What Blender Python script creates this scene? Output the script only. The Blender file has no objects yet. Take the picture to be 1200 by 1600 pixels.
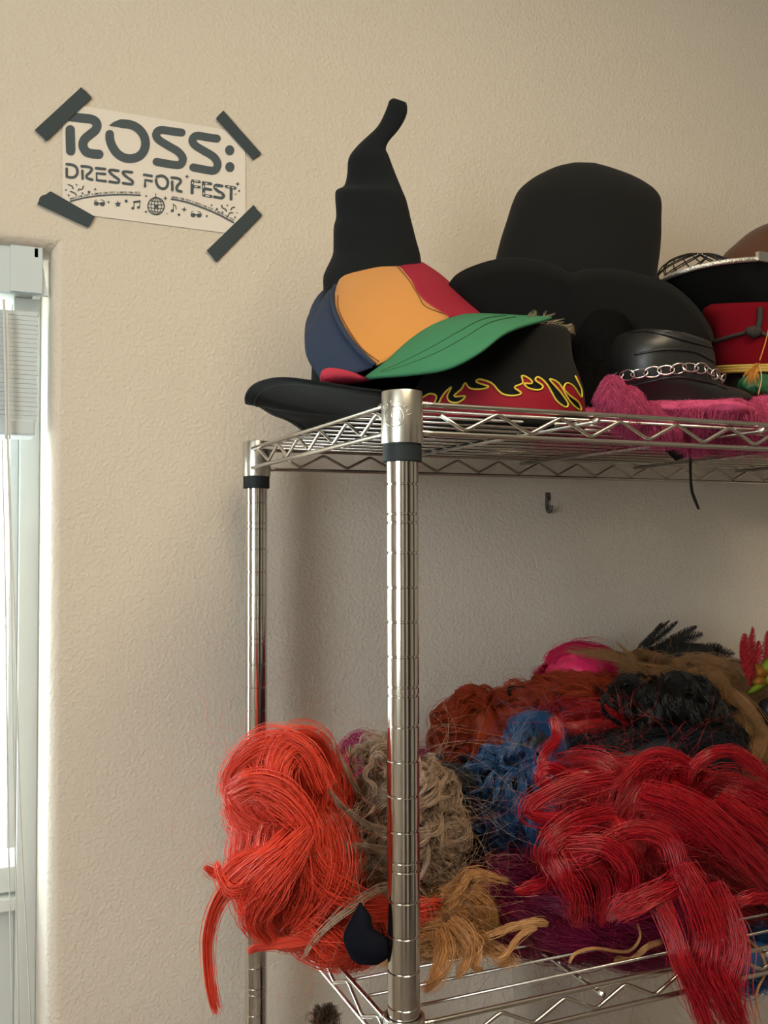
import bpy, bmesh, math, random
import numpy as np
from mathutils import Vector, Matrix, noise
from mathutils.bvhtree import BVHTree
from mathutils.geometry import delaunay_2d_cdt

random.seed(7)
rng = np.random.default_rng(11)
scene = bpy.context.scene
COL = scene.collection

# ------------------------------------------------------------------ camera model
F = 1510.64
CAM = np.array([-0.29864, -0.65396, -0.04168])
CR = np.array([0.917420, -0.397912, -0.002485])
CU = np.array([-0.009443, -0.028013, 0.999563])
CF = np.array([0.397808, 0.916996, 0.029457])
FH = np.array([0.39798, 0.91739, 0.0])          # horizontal view direction

def U(x, y, Y):
    d = CF + CR * (x - 600) / F - CU * (y - 800) / F
    return CAM + d * (Y - CAM[1]) / d[1]

def V(x, y, dep):
    return CAM + (CF + CR * (x - 600) / F - CU * (y - 800) / F) * dep

def UZ(x, y, Z):
    d = CF + CR * (x - 600) / F - CU * (y - 800) / F
    return CAM + d * (Z - CAM[2]) / d[2]

def depth_at(x, y, Y):
    return float((U(x, y, Y) - CAM) @ CF)

WALL_Y = 0.47
D = 0.3924           # post to post depth
FLOOR = -1.55
CEIL = 1.0
SHELF_Z = 0.0605
DROP = 0.458
LOW_Z = SHELF_Z - DROP

# ------------------------------------------------------------------ materials
def srgb(r, g, b):
    def f(c):
        c /= 255.0
        return c / 12.92 if c <= 0.04045 else ((c + 0.055) / 1.055) ** 2.4
    return (f(r), f(g), f(b), 1.0)

def new_mat(name):
    m = bpy.data.materials.new(name); m.use_nodes = True
    nt = m.node_tree
    return m, nt, nt.nodes['Principled BSDF']

def mat_simple(name, col, rough=0.6, metal=0.0, bump=None, var=0.0, sheen=0.0, spec=0.5, aniso=0.0):
    m, nt, b = new_mat(name)
    b.inputs['Base Color'].default_value = col
    b.inputs['Roughness'].default_value = rough
    b.inputs['Metallic'].default_value = metal
    b.inputs['Specular IOR Level'].default_value = spec
    if sheen:
        b.inputs['Sheen Weight'].default_value = sheen
        b.inputs['Sheen Roughness'].default_value = 0.5
    tc = nt.nodes.new('ShaderNodeTexCoord')
    if var:
        n = nt.nodes.new('ShaderNodeTexNoise'); n.inputs['Scale'].default_value = 35
        n.inputs['Detail'].default_value = 5
        mx = nt.nodes.new('ShaderNodeMix'); mx.data_type = 'RGBA'
        mx.inputs['A'].default_value = tuple(c * (1 - var) for c in col[:3]) + (1,)
        mx.inputs['B'].default_value = tuple(min(1, c * (1 + var)) for c in col[:3]) + (1,)
        nt.links.new(tc.outputs['Object'], n.inputs['Vector'])
        nt.links.new(n.outputs['Fac'], mx.inputs['Factor'])
        nt.links.new(mx.outputs['Result'], b.inputs['Base Color'])
    if bump:
        n = nt.nodes.new('ShaderNodeTexNoise'); n.inputs['Scale'].default_value = bump[0]
        n.inputs['Detail'].default_value = 3
        bp = nt.nodes.new('ShaderNodeBump'); bp.inputs['Strength'].default_value = bump[1]
        bp.inputs['Distance'].default_value = bump[2]
        nt.links.new(tc.outputs['Object'], n.inputs['Vector'])
        nt.links.new(n.outputs['Fac'], bp.inputs['Height'])
        nt.links.new(bp.outputs['Normal'], b.inputs['Normal'])
    return m

def mat_wall():
    m, nt, b = new_mat('orange_peel_wall')
    b.inputs['Roughness'].default_value = 0.75
    b.inputs['Specular IOR Level'].default_value = 0.3
    tc = nt.nodes.new('ShaderNodeTexCoord')
    n0 = nt.nodes.new('ShaderNodeTexNoise'); n0.inputs['Scale'].default_value = 3
    mx = nt.nodes.new('ShaderNodeMix'); mx.data_type = 'RGBA'
    mx.inputs['A'].default_value = (0.60, 0.525, 0.445, 1)
    mx.inputs['B'].default_value = (0.63, 0.552, 0.468, 1)
    nt.links.new(tc.outputs['Object'], n0.inputs['Vector'])
    nt.links.new(n0.outputs['Fac'], mx.inputs['Factor'])
    nt.links.new(mx.outputs['Result'], b.inputs['Base Color'])
    n1 = nt.nodes.new('ShaderNodeTexNoise'); n1.inputs['Scale'].default_value = 225
    n1.inputs['Detail'].default_value = 1.2; n1.inputs['Roughness'].default_value = 0.5
    n1.inputs['Distortion'].default_value = 0.0
    ramp = nt.nodes.new('ShaderNodeValToRGB')
    ramp.color_ramp.elements[0].position = 0.40; ramp.color_ramp.elements[1].position = 0.68
    n2 = nt.nodes.new('ShaderNodeTexNoise'); n2.inputs['Scale'].default_value = 45
    add = nt.nodes.new('ShaderNodeMath'); add.operation = 'MULTIPLY_ADD'
    add.inputs[1].default_value = 0.8
    bp = nt.nodes.new('ShaderNodeBump'); bp.inputs['Strength'].default_value = 0.42
    bp.inputs['Distance'].default_value = 0.0011
    nt.links.new(tc.outputs['Object'], n1.inputs['Vector'])
    nt.links.new(tc.outputs['Object'], n2.inputs['Vector'])
    nt.links.new(n1.outputs['Fac'], ramp.inputs['Fac'])
    nt.links.new(n2.outputs['Fac'], add.inputs[0])
    nt.links.new(ramp.outputs['Color'], add.inputs[2])
    nt.links.new(add.outputs[0], bp.inputs['Height'])
    nt.links.new(bp.outputs['Normal'], b.inputs['Normal'])
    return m

def mat_hair(name, col, rough=0.42, trans=0.3, var=0.25, spec=0.6, tint=None):
    m, nt, b = new_mat(name)
    tc = nt.nodes.new('ShaderNodeTexCoord')
    n = nt.nodes.new('ShaderNodeTexNoise'); n.inputs['Scale'].default_value = 140
    n.inputs['Detail'].default_value = 2
    mx = nt.nodes.new('ShaderNodeMix'); mx.data_type = 'RGBA'
    mx.inputs['A'].default_value = tuple(c * (1 - var) for c in col[:3]) + (1,)
    t = tint if tint else tuple(min(1, c * (1 + var)) for c in col[:3])
    mx.inputs['B'].default_value = tuple(t[:3]) + (1,)
    nt.links.new(tc.outputs['Object'], n.inputs['Vector'])
    nt.links.new(n.outputs['Fac'], mx.inputs['Factor'])
    nt.links.new(mx.outputs['Result'], b.inputs['Base Color'])
    b.inputs['Roughness'].default_value = rough
    b.inputs['Specular IOR Level'].default_value = spec
    if spec >= .7:
        b.inputs['Coat Weight'].default_value = .22; b.inputs['Coat Roughness'].default_value = .22
    if trans:
        tr = nt.nodes.new('ShaderNodeBsdfTranslucent')
        ms = nt.nodes.new('ShaderNodeMixShader'); ms.inputs['Fac'].default_value = trans
        out = nt.nodes['Material Output']
        nt.links.new(mx.outputs['Result'], tr.inputs['Color'])
        nt.links.new(b.outputs['BSDF'], ms.inputs[1]); nt.links.new(tr.outputs['BSDF'], ms.inputs[2])
        nt.links.new(ms.outputs['Shader'], out.inputs['Surface'])
    return m

M = {}
M['wall'] = mat_wall()
M['ceiling'] = mat_simple('ceiling_paint', (0.62, 0.57, 0.50, 1), 0.9)
M['floor'] = mat_simple('carpet', (0.27, 0.22, 0.18, 1), 1.0, bump=(300, 0.4, 0.003), var=0.15)
M['white_frame'] = mat_simple('white_vinyl_frame', (0.62, 0.63, 0.60, 1), 0.45)
M['blind'] = mat_simple('white_blind_vinyl', (0.52, 0.58, 0.62, 1), 0.5)
M['cord'] = mat_simple('blind_cord', (0.62, 0.60, 0.56, 1), 0.8)
M['chrome'] = mat_simple('chrome_plate', (0.66, 0.63, 0.60, 1), 0.13, 1.0, bump=(60, 0.03, 0.001))
M['satin'] = mat_simple('satin_chrome_collar', (0.60, 0.57, 0.52, 1), 0.30, 1.0, bump=(300, 0.08, 0.0005))
M['wire'] = mat_simple('shelf_wire_chrome', (0.58, 0.55, 0.51, 1), 0.27, 1.0)
M['sleeve'] = mat_simple('black_plastic_sleeve', (0.013, 0.018, 0.020, 1), 0.6, spec=0.25)
M['paper'] = mat_simple('poster_paper', (0.70, 0.635, 0.575, 1), 0.7, bump=(30, 0.1, 0.002))
M['ink'] = mat_simple('poster_ink', (0.052, 0.070, 0.084, 1), 0.7)
M['tape'] = mat_simple('black_cloth_tape', (0.018, 0.034, 0.044, 1), 0.65, bump=(500, 0.25, 0.0005))
M['felt'] = mat_simple('black_felt', (0.0070, 0.0085, 0.0100, 1), 0.95, bump=(900, 0.3, 0.0004), sheen=0.04, spec=0.12)
M['felt_b'] = mat_simple('charcoal_felt', (0.0080, 0.0078, 0.0078, 1), 0.95, bump=(900, 0.3, 0.0004), sheen=0.03, spec=0.12)
M['fur_black'] = mat_simple('jet_black_pile', (0.004, 0.004, 0.0042, 1), 1.0, spec=0.05)
M['stitch_black'] = mat_simple('black_stitching', (0.03, 0.04, 0.042, 1), 0.9)
M['cap_orange'] = mat_simple('orange_twill', (0.47, 0.205, 0.050, 1), 0.85, bump=(1400, 0.25, 0.0004), sheen=0.1, spec=0.2)
M['cap_red'] = mat_simple('crimson_twill', (0.26, 0.013, 0.033, 1), 0.85, bump=(1400, 0.25, 0.0004), spec=0.2)
M['cap_navy'] = mat_simple('navy_twill', (0.024, 0.035, 0.068, 1), 0.85, bump=(1400, 0.25, 0.0004), spec=0.2)
M['cap_green'] = mat_simple('green_twill', (0.036, 0.160, 0.080, 1), 0.8, bump=(1400, 0.25, 0.0004), spec=0.2)
M['strap_red'] = mat_simple('red_sweatband', (0.36, 0.030, 0.060, 1), 0.85, spec=0.2)
M['thread'] = mat_simple('brown_thread', (0.16, 0.05, 0.02, 1), 0.9)
M['thread_g'] = mat_simple('dark_green_thread', (0.01, 0.07, 0.03, 1), 0.9)
M['flame_red'] = mat_simple('flame_red_print', (0.22, 0.006, 0.018, 1), 0.75, spec=0.2)
M['flame_yellow'] = mat_simple('flame_yellow_embroidery', (0.62, 0.46, 0.05, 1), 0.7, spec=0.3)
M['leather'] = mat_simple('black_leather', (0.010, 0.010, 0.010, 1), 0.42, bump=(160, 0.3, 0.0008), spec=0.45)
M['silver'] = mat_simple('silver_chain', (0.75, 0.74, 0.72, 1), 0.22, 1.0)
M['sequin'] = mat_simple('silver_sequin_trim', (0.72, 0.70, 0.66, 1), 0.38, 0.85, bump=(450, 1.0, 0.002))
M['net'] = mat_simple('black_fishnet', (0.012, 0.010, 0.010, 1), 0.8)
M['brown'] = mat_simple('brown_felt', (0.085, 0.030, 0.012, 1), 0.9, bump=(500, 0.3, 0.0006), sheen=0.1)
M['hat_red'] = mat_simple('red_wool', (0.12, 0.002, 0.006, 1), 0.95, spec=0.08, bump=(700, 0.3, 0.0004))
M['gold'] = mat_simple('gold_braid', (0.42, 0.27, 0.05, 1), 0.6, bump=(900, 0.5, 0.001))
M['tassel'] = mat_hair('mustard_tassel', (0.50, 0.20, 0.02), 0.6, 0.2)
M['dk_cord'] = mat_simple('dark_braided_cord', (0.018, 0.012, 0.009, 1), 0.8, bump=(500, 0.8, 0.001))
M['green_cloth'] = mat_simple('dark_green_satin', (0.010, 0.09, 0.035, 1), 0.5)
M['pink_fur'] = mat_hair('hot_pink_fur', (0.52, 0.075, 0.175), 0.85, 0.25, 0.35, 0.15)
M['elastic'] = mat_simple('black_elastic', (0.010, 0.010, 0.011, 1), 0.7, spec=0.2)
M['hook'] = mat_simple('grey_hook_metal', (0.10, 0.10, 0.10, 1), 0.4, 0.6)
M['h_orange'] = mat_hair('neon_orange_red_hair', (0.97, 0.062, 0.032), 0.36, 0.32, 0.18, 0.6, (1.0, 0.13, 0.065))
M['h_ash'] = mat_hair('ash_blond_hair', (0.44, 0.28, 0.185), 0.34, 0.3, 0.3, 0.9, (0.72, 0.52, 0.38))
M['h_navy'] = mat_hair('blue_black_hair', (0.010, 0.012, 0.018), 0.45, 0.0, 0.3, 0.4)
M['h_rust'] = mat_hair('rust_orange_hair', (0.48, 0.060, 0.018), 0.5, 0.3, 0.3, 0.4)
M['h_pink'] = mat_hair('hot_pink_hair', (0.85, 0.02, 0.14), 0.45, 0.3, 0.2, 0.5)
M['h_blond'] = mat_hair('honey_blond_hair', (0.52, 0.29, 0.13), 0.42, 0.3, 0.35, 0.6)
M['h_gold'] = mat_hair('golden_blond_hair', (0.66, 0.34, 0.13), 0.40, 0.3, 0.35, 0.7)
M['h_black'] = mat_hair('black_hair', (0.004, 0.0035, 0.0035), 0.38, 0.0, 0.3, 0.5)
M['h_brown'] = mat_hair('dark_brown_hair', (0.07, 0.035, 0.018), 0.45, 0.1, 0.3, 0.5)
M['h_blue'] = mat_hair('royal_blue_hair', (0.014, 0.085, 0.25), 0.33, 0.15, 0.4, 0.9)
M['h_red'] = mat_hair('cherry_red_hair', (0.42, 0.006, 0.016), 0.30, 0.15, 0.35, 0.7)
M['h_crimson'] = mat_hair('crimson_hair', (0.42, 0.012, 0.018), 0.45, 0.2, 0.3, 0.5)
M['h_wine'] = mat_hair('magenta_wine_hair', (0.24, 0.006, 0.055), 0.42, 0.2, 0.35, 0.5)
M['h_magenta'] = mat_hair('magenta_hair', (0.42, 0.010, 0.12), 0.5, 0.2, 0.3, 0.4)
M['h_grey'] = mat_hair('grey_blond_hair', (0.36, 0.30, 0.20), 0.6, 0.2, 0.3, 0.3)
M['feather_red'] = mat_hair('red_feather', (0.50, 0.010, 0.020), 0.7, 0.25)
M['feather_black'] = mat_hair('black_feather', (0.010, 0.010, 0.008), 0.6, 0.0)
M['petal'] = mat_hair('lime_petal', (0.15, 0.20, 0.012), 0.6, 0.2, 0.3, 0.3)
M['petal_o'] = mat_hair('orange_petal', (0.26, 0.10, 0.01), 0.6, 0.2, 0.3, 0.3)
M['satin_black'] = mat_simple('black_plush', (0.006, 0.0065, 0.011, 1), 1.0, spec=0.05)
M['pink_satin'] = mat_simple('pink_wig_cap', (0.80, 0.02, 0.13, 1), 0.5, bump=(90, 0.5, 0.002))
M['leaf'] = mat_simple('garden_leaf', (0.62, 0.72, 0.52, 1), 0.7, var=0.15)
M['ground'] = mat_simple('garden_ground', (0.45, 0.42, 0.36, 1), 0.9)
def mat_glass():
    m, nt, b = new_mat('window_glass')
    b.inputs['Base Color'].default_value = (0.95, 1, 0.99, 1)
    b.inputs['Roughness'].default_value = 0.0
    b.inputs['Transmission Weight'].default_value = 1.0
    b.inputs['IOR'].default_value = 1.01
    return m
M['glass'] = mat_glass()

# ------------------------------------------------------------------ object helpers
def link(name, me, mat, parent=None):
    o = bpy.data.objects.new(name, me); COL.objects.link(o)
    if mat is not None and len(me.materials) == 0:
        me.materials.append(mat)
    if parent is not None:
        o.parent = parent
        o.matrix_parent_inverse = parent_world(parent).inverted()
    return o

def parent_world(p):
    m = Matrix.Translation(p.location)
    return m if p.parent is None else parent_world(p.parent) @ p.matrix_parent_inverse @ m

def thing(name, loc, label, cat, group=None):
    o = bpy.data.objects.new(name, None); COL.objects.link(o)
    o.location = Vector([float(v) for v in loc]); o.empty_display_size = 0.02
    o['label'] = label; o['category'] = cat
    if group: o['group'] = group
    return o

def tag(o, label, cat, group=None):
    o['label'] = label; o['category'] = cat
    if group: o['group'] = group
    return o

def mesh(name, verts, faces, mat, parent=None, smooth=True):
    me = bpy.data.meshes.new(name)
    me.from_pydata([tuple(map(float, v)) for v in verts], [], [tuple(f) for f in faces])
    me.update()
    if smooth:
        me.polygons.foreach_set('use_smooth', [True] * len(me.polygons))
    return link(name, me, mat, parent)

def np_mesh(name, Vt, Q, mat, parent=None):
    """fast quad mesh"""
    me = bpy.data.meshes.new(name)
    me.vertices.add(len(Vt)); me.vertices.foreach_set('co', Vt.astype(np.float32).ravel())
    n = len(Q)
    me.loops.add(n * 4); me.loops.foreach_set('vertex_index', Q.astype(np.int32).ravel())
    me.polygons.add(n)
    me.polygons.foreach_set('loop_start', np.arange(n, dtype=np.int32) * 4)
    me.polygons.foreach_set('use_smooth', np.ones(n, dtype=bool))
    me.update(calc_edges=True); me.validate()
    return link(name, me, mat, parent)

def catmull(P, n, closed=False):
    P = np.asarray(P, float); m = len(P)
    if m == 2 and not closed:
        t = np.linspace(0, 1, n)[:, None]; return P[0] * (1 - t) + P[1] * t
    if closed:
        ts = np.linspace(0, m, n, endpoint=False)
    else:
        ts = np.linspace(0, m - 1, n)
    i = np.floor(ts).astype(int)
    if not closed: i = np.clip(i, 0, m - 2)
    t = (ts - i)[:, None]
    def g(k):
        if closed: return P[k % m]
        k = np.asarray(k)
        r = P[np.clip(k, 0, m - 1)].copy()
        r[k < 0] = 2 * P[0] - P[1]
        r[k > m - 1] = 2 * P[-1] - P[-2]
        return r
    a, b, c, d = g(i - 1), g(i), g(i + 1), g(i + 2)
    return 0.5 * (2 * b + (c - a) * t + (2 * a - 5 * b + 4 * c - d) * t**2 + (3 * b - a - 3 * c + d) * t**3)

class MB:
    """collects shapes into one mesh"""
    def __init__(s): s.v = []; s.f = []; s.n = 0
    def add(s, V_, F_):
        s.f += [tuple(i + s.n for i in f) for f in F_]
        s.v += [tuple(map(float, p)) for p in V_]; s.n += len(V_)
    def box(s, c, h, rot=None):
        c = np.asarray(c, float); h = np.asarray(h, float)
        P = [np.array([i, j, k]) * h for i in (-1, 1) for j in (-1, 1) for k in (-1, 1)]
        if rot is not None: P = [np.array(rot @ Vector(p)) for p in P]
        s.add([c + p for p in P], [(0, 1, 3, 2), (4, 6, 7, 5), (0, 4, 5, 1), (2, 3, 7, 6), (0, 2, 6, 4), (1, 5, 7, 3)])
    def tube(s, P, r, sides=8, cap=True, closed=False):
        P = np.asarray(P, float); n = len(P)
        r = np.broadcast_to(np.asarray(r, float), (n,))
        if closed: T = np.roll(P, -1, 0) - np.roll(P, 1, 0)
        else: T = np.gradient(P, axis=0)
        T /= np.linalg.norm(T, axis=1)[:, None] + 1e-12
        ref = np.array([0, 0, 1.0]) if abs(T[0][2]) < 0.9 else np.array([1.0, 0, 0])
        N = np.cross(T[0], ref); N /= np.linalg.norm(N)
        V_ = []
        for k in range(n):
            N = N - T[k] * (N @ T[k]); N /= np.linalg.norm(N) + 1e-12
            B = np.cross(T[k], N)
            for j in range(sides):
                a = 2 * math.pi * j / sides
                V_.append(P[k] + r[k] * (N * math.cos(a) + B * math.sin(a)))
        F_ = []
        for k in range(n if closed else n - 1):
            k2 = (k + 1) % n
            for j in range(sides):
                j2 = (j + 1) % sides
                F_.append((k * sides + j, k * sides + j2, k2 * sides + j2, k2 * sides + j))
        if cap and not closed:
            F_.append(tuple(range(sides))[::-1]); F_.append(tuple((n - 1) * sides + j for j in range(sides)))
        s.add(V_, F_)
    def lathe(s, prof, c, sides=32, axis='z'):
        V_ = []; F_ = []
        for r, z in prof:
            for j in range(sides):
                a = 2 * math.pi * j / sides
                V_.append((c[0] + r * math.cos(a), c[1] + r * math.sin(a), c[2] + z))
        for k in range(len(prof) - 1):
            for j in range(sides):
                j2 = (j + 1) % sides
                F_.append((k * sides + j, k * sides + j2, (k + 1) * sides + j2, (k + 1) * sides + j))
        s.add(V_, F_)
    def build(s, name, mat, parent=None, smooth=True, angle=None):
        o = mesh(name, s.v, s.f, mat, parent, smooth)
        if angle:
            o.data.set_sharp_from_angle(angle=math.radians(angle))
        return o

def ring_px(xl, yl, xr, yr, Y, ry, N=56, power=2.0, tilt=0.85):
    dep = depth_at((xl + xr) / 2, (yl + yr) / 2, Y)
    a0, a1 = V(xl, yl, dep), V(xr, yr, dep)
    c = (a0 + a1) / 2; a = (a1 - a0) / 2
    if ry < 0: ry = -ry * np.linalg.norm(a)
    th = np.arange(N) * 2 * math.pi / N
    ct, st = np.cos(th), np.sin(th)
    if power != 2.0:
        ct = np.sign(ct) * np.abs(ct) ** (2 / power); st = np.sign(st) * np.abs(st) ** (2 / power)
    vd = (c - CAM) / np.linalg.norm(c - CAM); b = FH * (1 - tilt) + vd * tilt; b /= np.linalg.norm(b)
    return c + np.outer(ct, a) + np.outer(st, b * ry)

def loft(name, rings, mat, parent, sub=4, wrinkle=0.0, wscale=25, cap0=True, cap1=True, seed=0, smooth_rings=True):
    R_ = np.array(rings)                      # (k,N,3)
    k, N, _ = R_.shape
    if sub > 1:
        R_ = catmull(R_.reshape(k, -1), (k - 1) * sub + 1).reshape(-1, N, 3)
    k = len(R_)
    if wrinkle:
        for i in range(k):
            c = R_[i].mean(0)
            for j in range(N):
                p = R_[i, j]; d = p - c; d /= np.linalg.norm(d) + 1e-9
                R_[i, j] = p + d * wrinkle * noise.noise(Vector(p * wscale) + Vector((seed, seed, seed)))
    V_ = list(R_.reshape(-1, 3)); F_ = []
    for i in range(k - 1):
        for j in range(N):
            j2 = (j + 1) % N
            F_.append((i * N + j, i * N + j2, (i + 1) * N + j2, (i + 1) * N + j))
    if cap0:
        V_.append(R_[0].mean(0)); c = len(V_) - 1
        F_ += [(c, (j + 1) % N, j) for j in range(N)]
    if cap1:
        V_.append(R_[-1].mean(0)); c = len(V_) - 1
        F_ += [(c, (k - 1) * N + j, (k - 1) * N + (j + 1) % N) for j in range(N)]
    return mesh(name, V_, F_, mat, parent)

def brim(name, center, rin, outer, mat, parent, zin, sag=0.0, thick=0.0022, N=120, K=14, power=1.0, crumple=0.0):
    """brim surface from an inner ellipse (rin=(rx,ry), height zin) to a closed outer edge curve"""
    O = catmull(outer, N, closed=True)
    V_ = []
    for p in O:
        d = p - center; th = math.atan2(d[1] / rin[1], d[0] / rin[0])
        q = np.array([center[0] + rin[0] * math.cos(th), center[1] + rin[1] * math.sin(th), zin])
        for i in range(K + 1):
            t = i / K
            w = q * (1 - t) + p * t
            w[2] = q[2] + (p[2] - q[2]) * (t ** power) - sag * math.sin(math.pi * t)
            if crumple: w[2] += crumple * t * noise.noise(Vector(w * 18))
            V_.append(w)
    F_ = []
    for j in range(N):
        j2 = (j + 1) % N
        for i in range(K):
            F_.append((j * (K + 1) + i, j2 * (K + 1) + i, j2 * (K + 1) + i + 1, j * (K + 1) + i + 1))
    o = mesh(name, V_, F_, mat, parent)
    s = o.modifiers.new('thickness', 'SOLIDIFY'); s.thickness = thick; s.offset = 0
    return o, O

def bvh_of(*objs):
    V_ = []; F_ = []
    for o in objs:
        n = len(V_); V_ += [v.co.copy() for v in o.data.vertices]
        F_ += [tuple(i + n for i in p.vertices) for p in o.data.polygons]
    return BVHTree.FromPolygons(V_, F_)

def hit(bv, x, y, off=0.0012):
    d = Vector(CF + CR * (x - 600) / F - CU * (y - 800) / F).normalized()
    h = bv.ray_cast(Vector(CAM), d)
    if h[0] is None: return None
    n = h[1]
    if n.dot(d) > 0: n = -n
    return np.array(h[0] + n * off)

# ---- 2D strokes on a plane, drawn in picture coordinates and mapped through fn(x,y)
def poly2d(name_mb, pts, fn):
    LAY[0] += 1
    name_mb.add([fn(x, y) for x, y in pts], [tuple(range(len(pts)))])
def stroke(mb, pts, w, fn, smooth=True, n=None, caps=True):
    LAY[0] += 1
    P = np.asarray(pts, float)
    if smooth and len(P) > 2: P = catmull(P, n or (len(P) * 7))
    T = np.gradient(P, axis=0); T /= np.linalg.norm(T, axis=1)[:, None] + 1e-9
    Nn = np.stack([-T[:, 1], T[:, 0]], 1) * w / 2
    L = P + Nn; R_ = P - Nn; V_ = []; F_ = []
    for a, b in zip(L, R_): V_ += [fn(*a), fn(*b)]
    for i in range(len(P) - 1): F_.append((2 * i, 2 * i + 1, 2 * i + 3, 2 * i + 2))
    mb.add(V_, F_)
    if caps:
        for c, t in ((P[0], -T[0]), (P[-1], T[-1])):
            a0 = math.atan2(t[1], t[0])
            q = [(c[0] + w / 2 * math.cos(a0 + a), c[1] + w / 2 * math.sin(a0 + a)) for a in np.linspace(-math.pi / 2, math.pi / 2, 9)]
            poly2d(mb, q, fn)
def disc(mb, x, y, rx, ry, fn, n=20):
    poly2d(mb, [(x + rx * math.cos(2 * math.pi * k / n), y + ry * math.sin(2 * math.pi * k / n)) for k in range(n)], fn)
def star(mb, x, y, r, fn, n=4, inner=0.32, rot=0.15):
    V_ = [fn(x, y)]
    for k in range(2 * n):
        a = rot + math.pi * k / n - math.pi / 2; q = r if k % 2 == 0 else r * inner
        V_.append(fn(x + q * math.cos(a), y + q * math.sin(a)))
    mb.add(V_, [(0, 1 + k, 1 + (k + 1) % (2 * n)) for k in range(2 * n)])

def decal(name, poly, fn_hit, mat, parent, step=4.0):
    poly = [tuple(map(float, p)) for p in poly]
    pts = [Vector(p) for p in poly]; n = len(pts)
    xs = [p[0] for p in poly]; ys = [p[1] for p in poly]
    edges = [(i, (i + 1) % n) for i in range(n)]
    x = min(xs) + step / 2
    while x < max(xs):
        y = min(ys) + step / 2
        while y < max(ys):
            pts.append(Vector((x, y))); y += step
        x += step
    vv, ee, ff, _, _, _ = delaunay_2d_cdt(pts, edges, [tuple(range(n))], 1, 1e-4)
    V_ = []; ok = {}
    for i, p in enumerate(vv):
        h = fn_hit(p.x, p.y)
        if h is not None: ok[i] = len(V_); V_.append(h)
    F_ = [tuple(ok[i] for i in f) for f in ff if all(i in ok for i in f)]
    return mesh(name, V_, F_, mat, parent)

# ------------------------------------------------------------------ hair
def strands_to_mesh(name, S, rad, mat, parent, sides=3):
    """S (n,k,3) strand points, rad (n,k) radii -> thin tubes"""
    n, k, _ = S.shape
    T = np.gradient(S, axis=1); T /= np.linalg.norm(T, axis=2)[..., None] + 1e-12
    ref = rng.normal(size=(n, 1, 3)); ref = np.broadcast_to(ref, T.shape)
    N = np.cross(T, ref); N /= np.linalg.norm(N, axis=2)[..., None] + 1e-9
    B = np.cross(T, N)
    a = np.arange(sides) * 2 * math.pi / sides
    P = S[:, :, None, :] + rad[:, :, None, None] * (N[:, :, None, :] * np.cos(a)[None, None, :, None] + B[:, :, None, :] * np.sin(a)[None, None, :, None])
    Vt = P.reshape(-1, 3)
    i = np.arange(n)[:, None, None] * k * sides; j = np.arange(k - 1)[None, :, None] * sides; s = np.arange(sides)[None, None, :]
    s2 = (s + 1) % sides
    Q = np.stack([i + j + s, i + j + s2, i + j + sides + s2, i + j + sides + s], -1).reshape(-1, 4)
    return np_mesh(name, Vt, Q, mat, parent)

def lock(guide, n, r0, r1, K=22, fine=0.00024, frizz=0.15, flat=0.55, curl=0.0, curl_n=3.0, rmid=None, view=True):
    """strands following a guide polyline; r0/r1 = lock radius at root/tip"""
    G = catmull(guide, K)
    T = np.gradient(G, axis=0); T /= np.linalg.norm(T, axis=1)[:, None] + 1e-12
    ref = CF if view else np.array([0.31, 0.17, 0.94])
    N = np.cross(T, ref); N /= np.linalg.norm(N, axis=1)[:, None] + 1e-6
    B = np.cross(T, N)
    t = np.linspace(0, 1, K)
    if rmid is None: R_ = r0 + (r1 - r0) * t
    else: R_ = np.interp(t, [0, .5, 1], [r0, rmid, r1])
    if curl:
        ph = rng.uniform(0, 6.28)
        G = G + curl * (N * np.cos(2 * math.pi * curl_n * t + ph)[:, None] + B * np.sin(2 * math.pi * curl_n * t + ph)[:, None])
    a = rng.uniform(0, 2 * math.pi, (n, 1)); q = np.abs(rng.normal(0, .55, (n, 1)))
    tw = rng.uniform(-1.5, 1.5)
    # slow individual wander of every strand
    f1 = rng.uniform(.4, 1.8, (n, 1)); p1 = rng.uniform(0, 6.28, (n, 1)); f2 = rng.uniform(.4, 1.8, (n, 1)); p2 = rng.uniform(0, 6.28, (n, 1))
    k1 = rng.normal(0, 1, (n, 1)); k2 = rng.normal(0, 1, (n, 1))
    ang = a + tw * t[None, :]
    u = q * np.cos(ang) + frizz * 2.0 * k1 * np.sin(f1 * 6.28 * t[None, :] + p1)
    v = q * np.sin(ang) + frizz * 2.0 * k2 * np.sin(f2 * 6.28 * t[None, :] + p2)
    S = G[None] + (R_[None, :] * u)[..., None] * N[None] + (flat * R_[None, :] * v)[..., None] * B[None]
    cut = 1 - 0.38 * rng.uniform(0, 1, (n, 1)) ** 2
    c0 = 0.16 * rng.uniform(0, 1, (n, 1)) ** 2
    idx = (c0 + (cut - c0) * t[None, :]) * (K - 1)
    i0 = np.clip(np.floor(idx).astype(int), 0, K - 2); fr = (idx - i0)[..., None]
    ar = np.arange(n)[:, None]
    S = S[ar, i0] * (1 - fr) + S[ar, i0 + 1] * fr
    rad = np.full((n, K), fine) * rng.uniform(.6, 1.3, (n, 1)); rad[:, -3:] *= np.array([.8, .55, .2])
    return S, rad

def lump_axes(x, y, Y, rx, ry, rd):
    dep = depth_at(x, y, Y); c = V(x, y, dep); s = dep / F
    vd = (c - CAM) / np.linalg.norm(c - CAM)
    return c, np.array([CR * rx * s, CU * ry * s, vd * rd])

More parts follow.
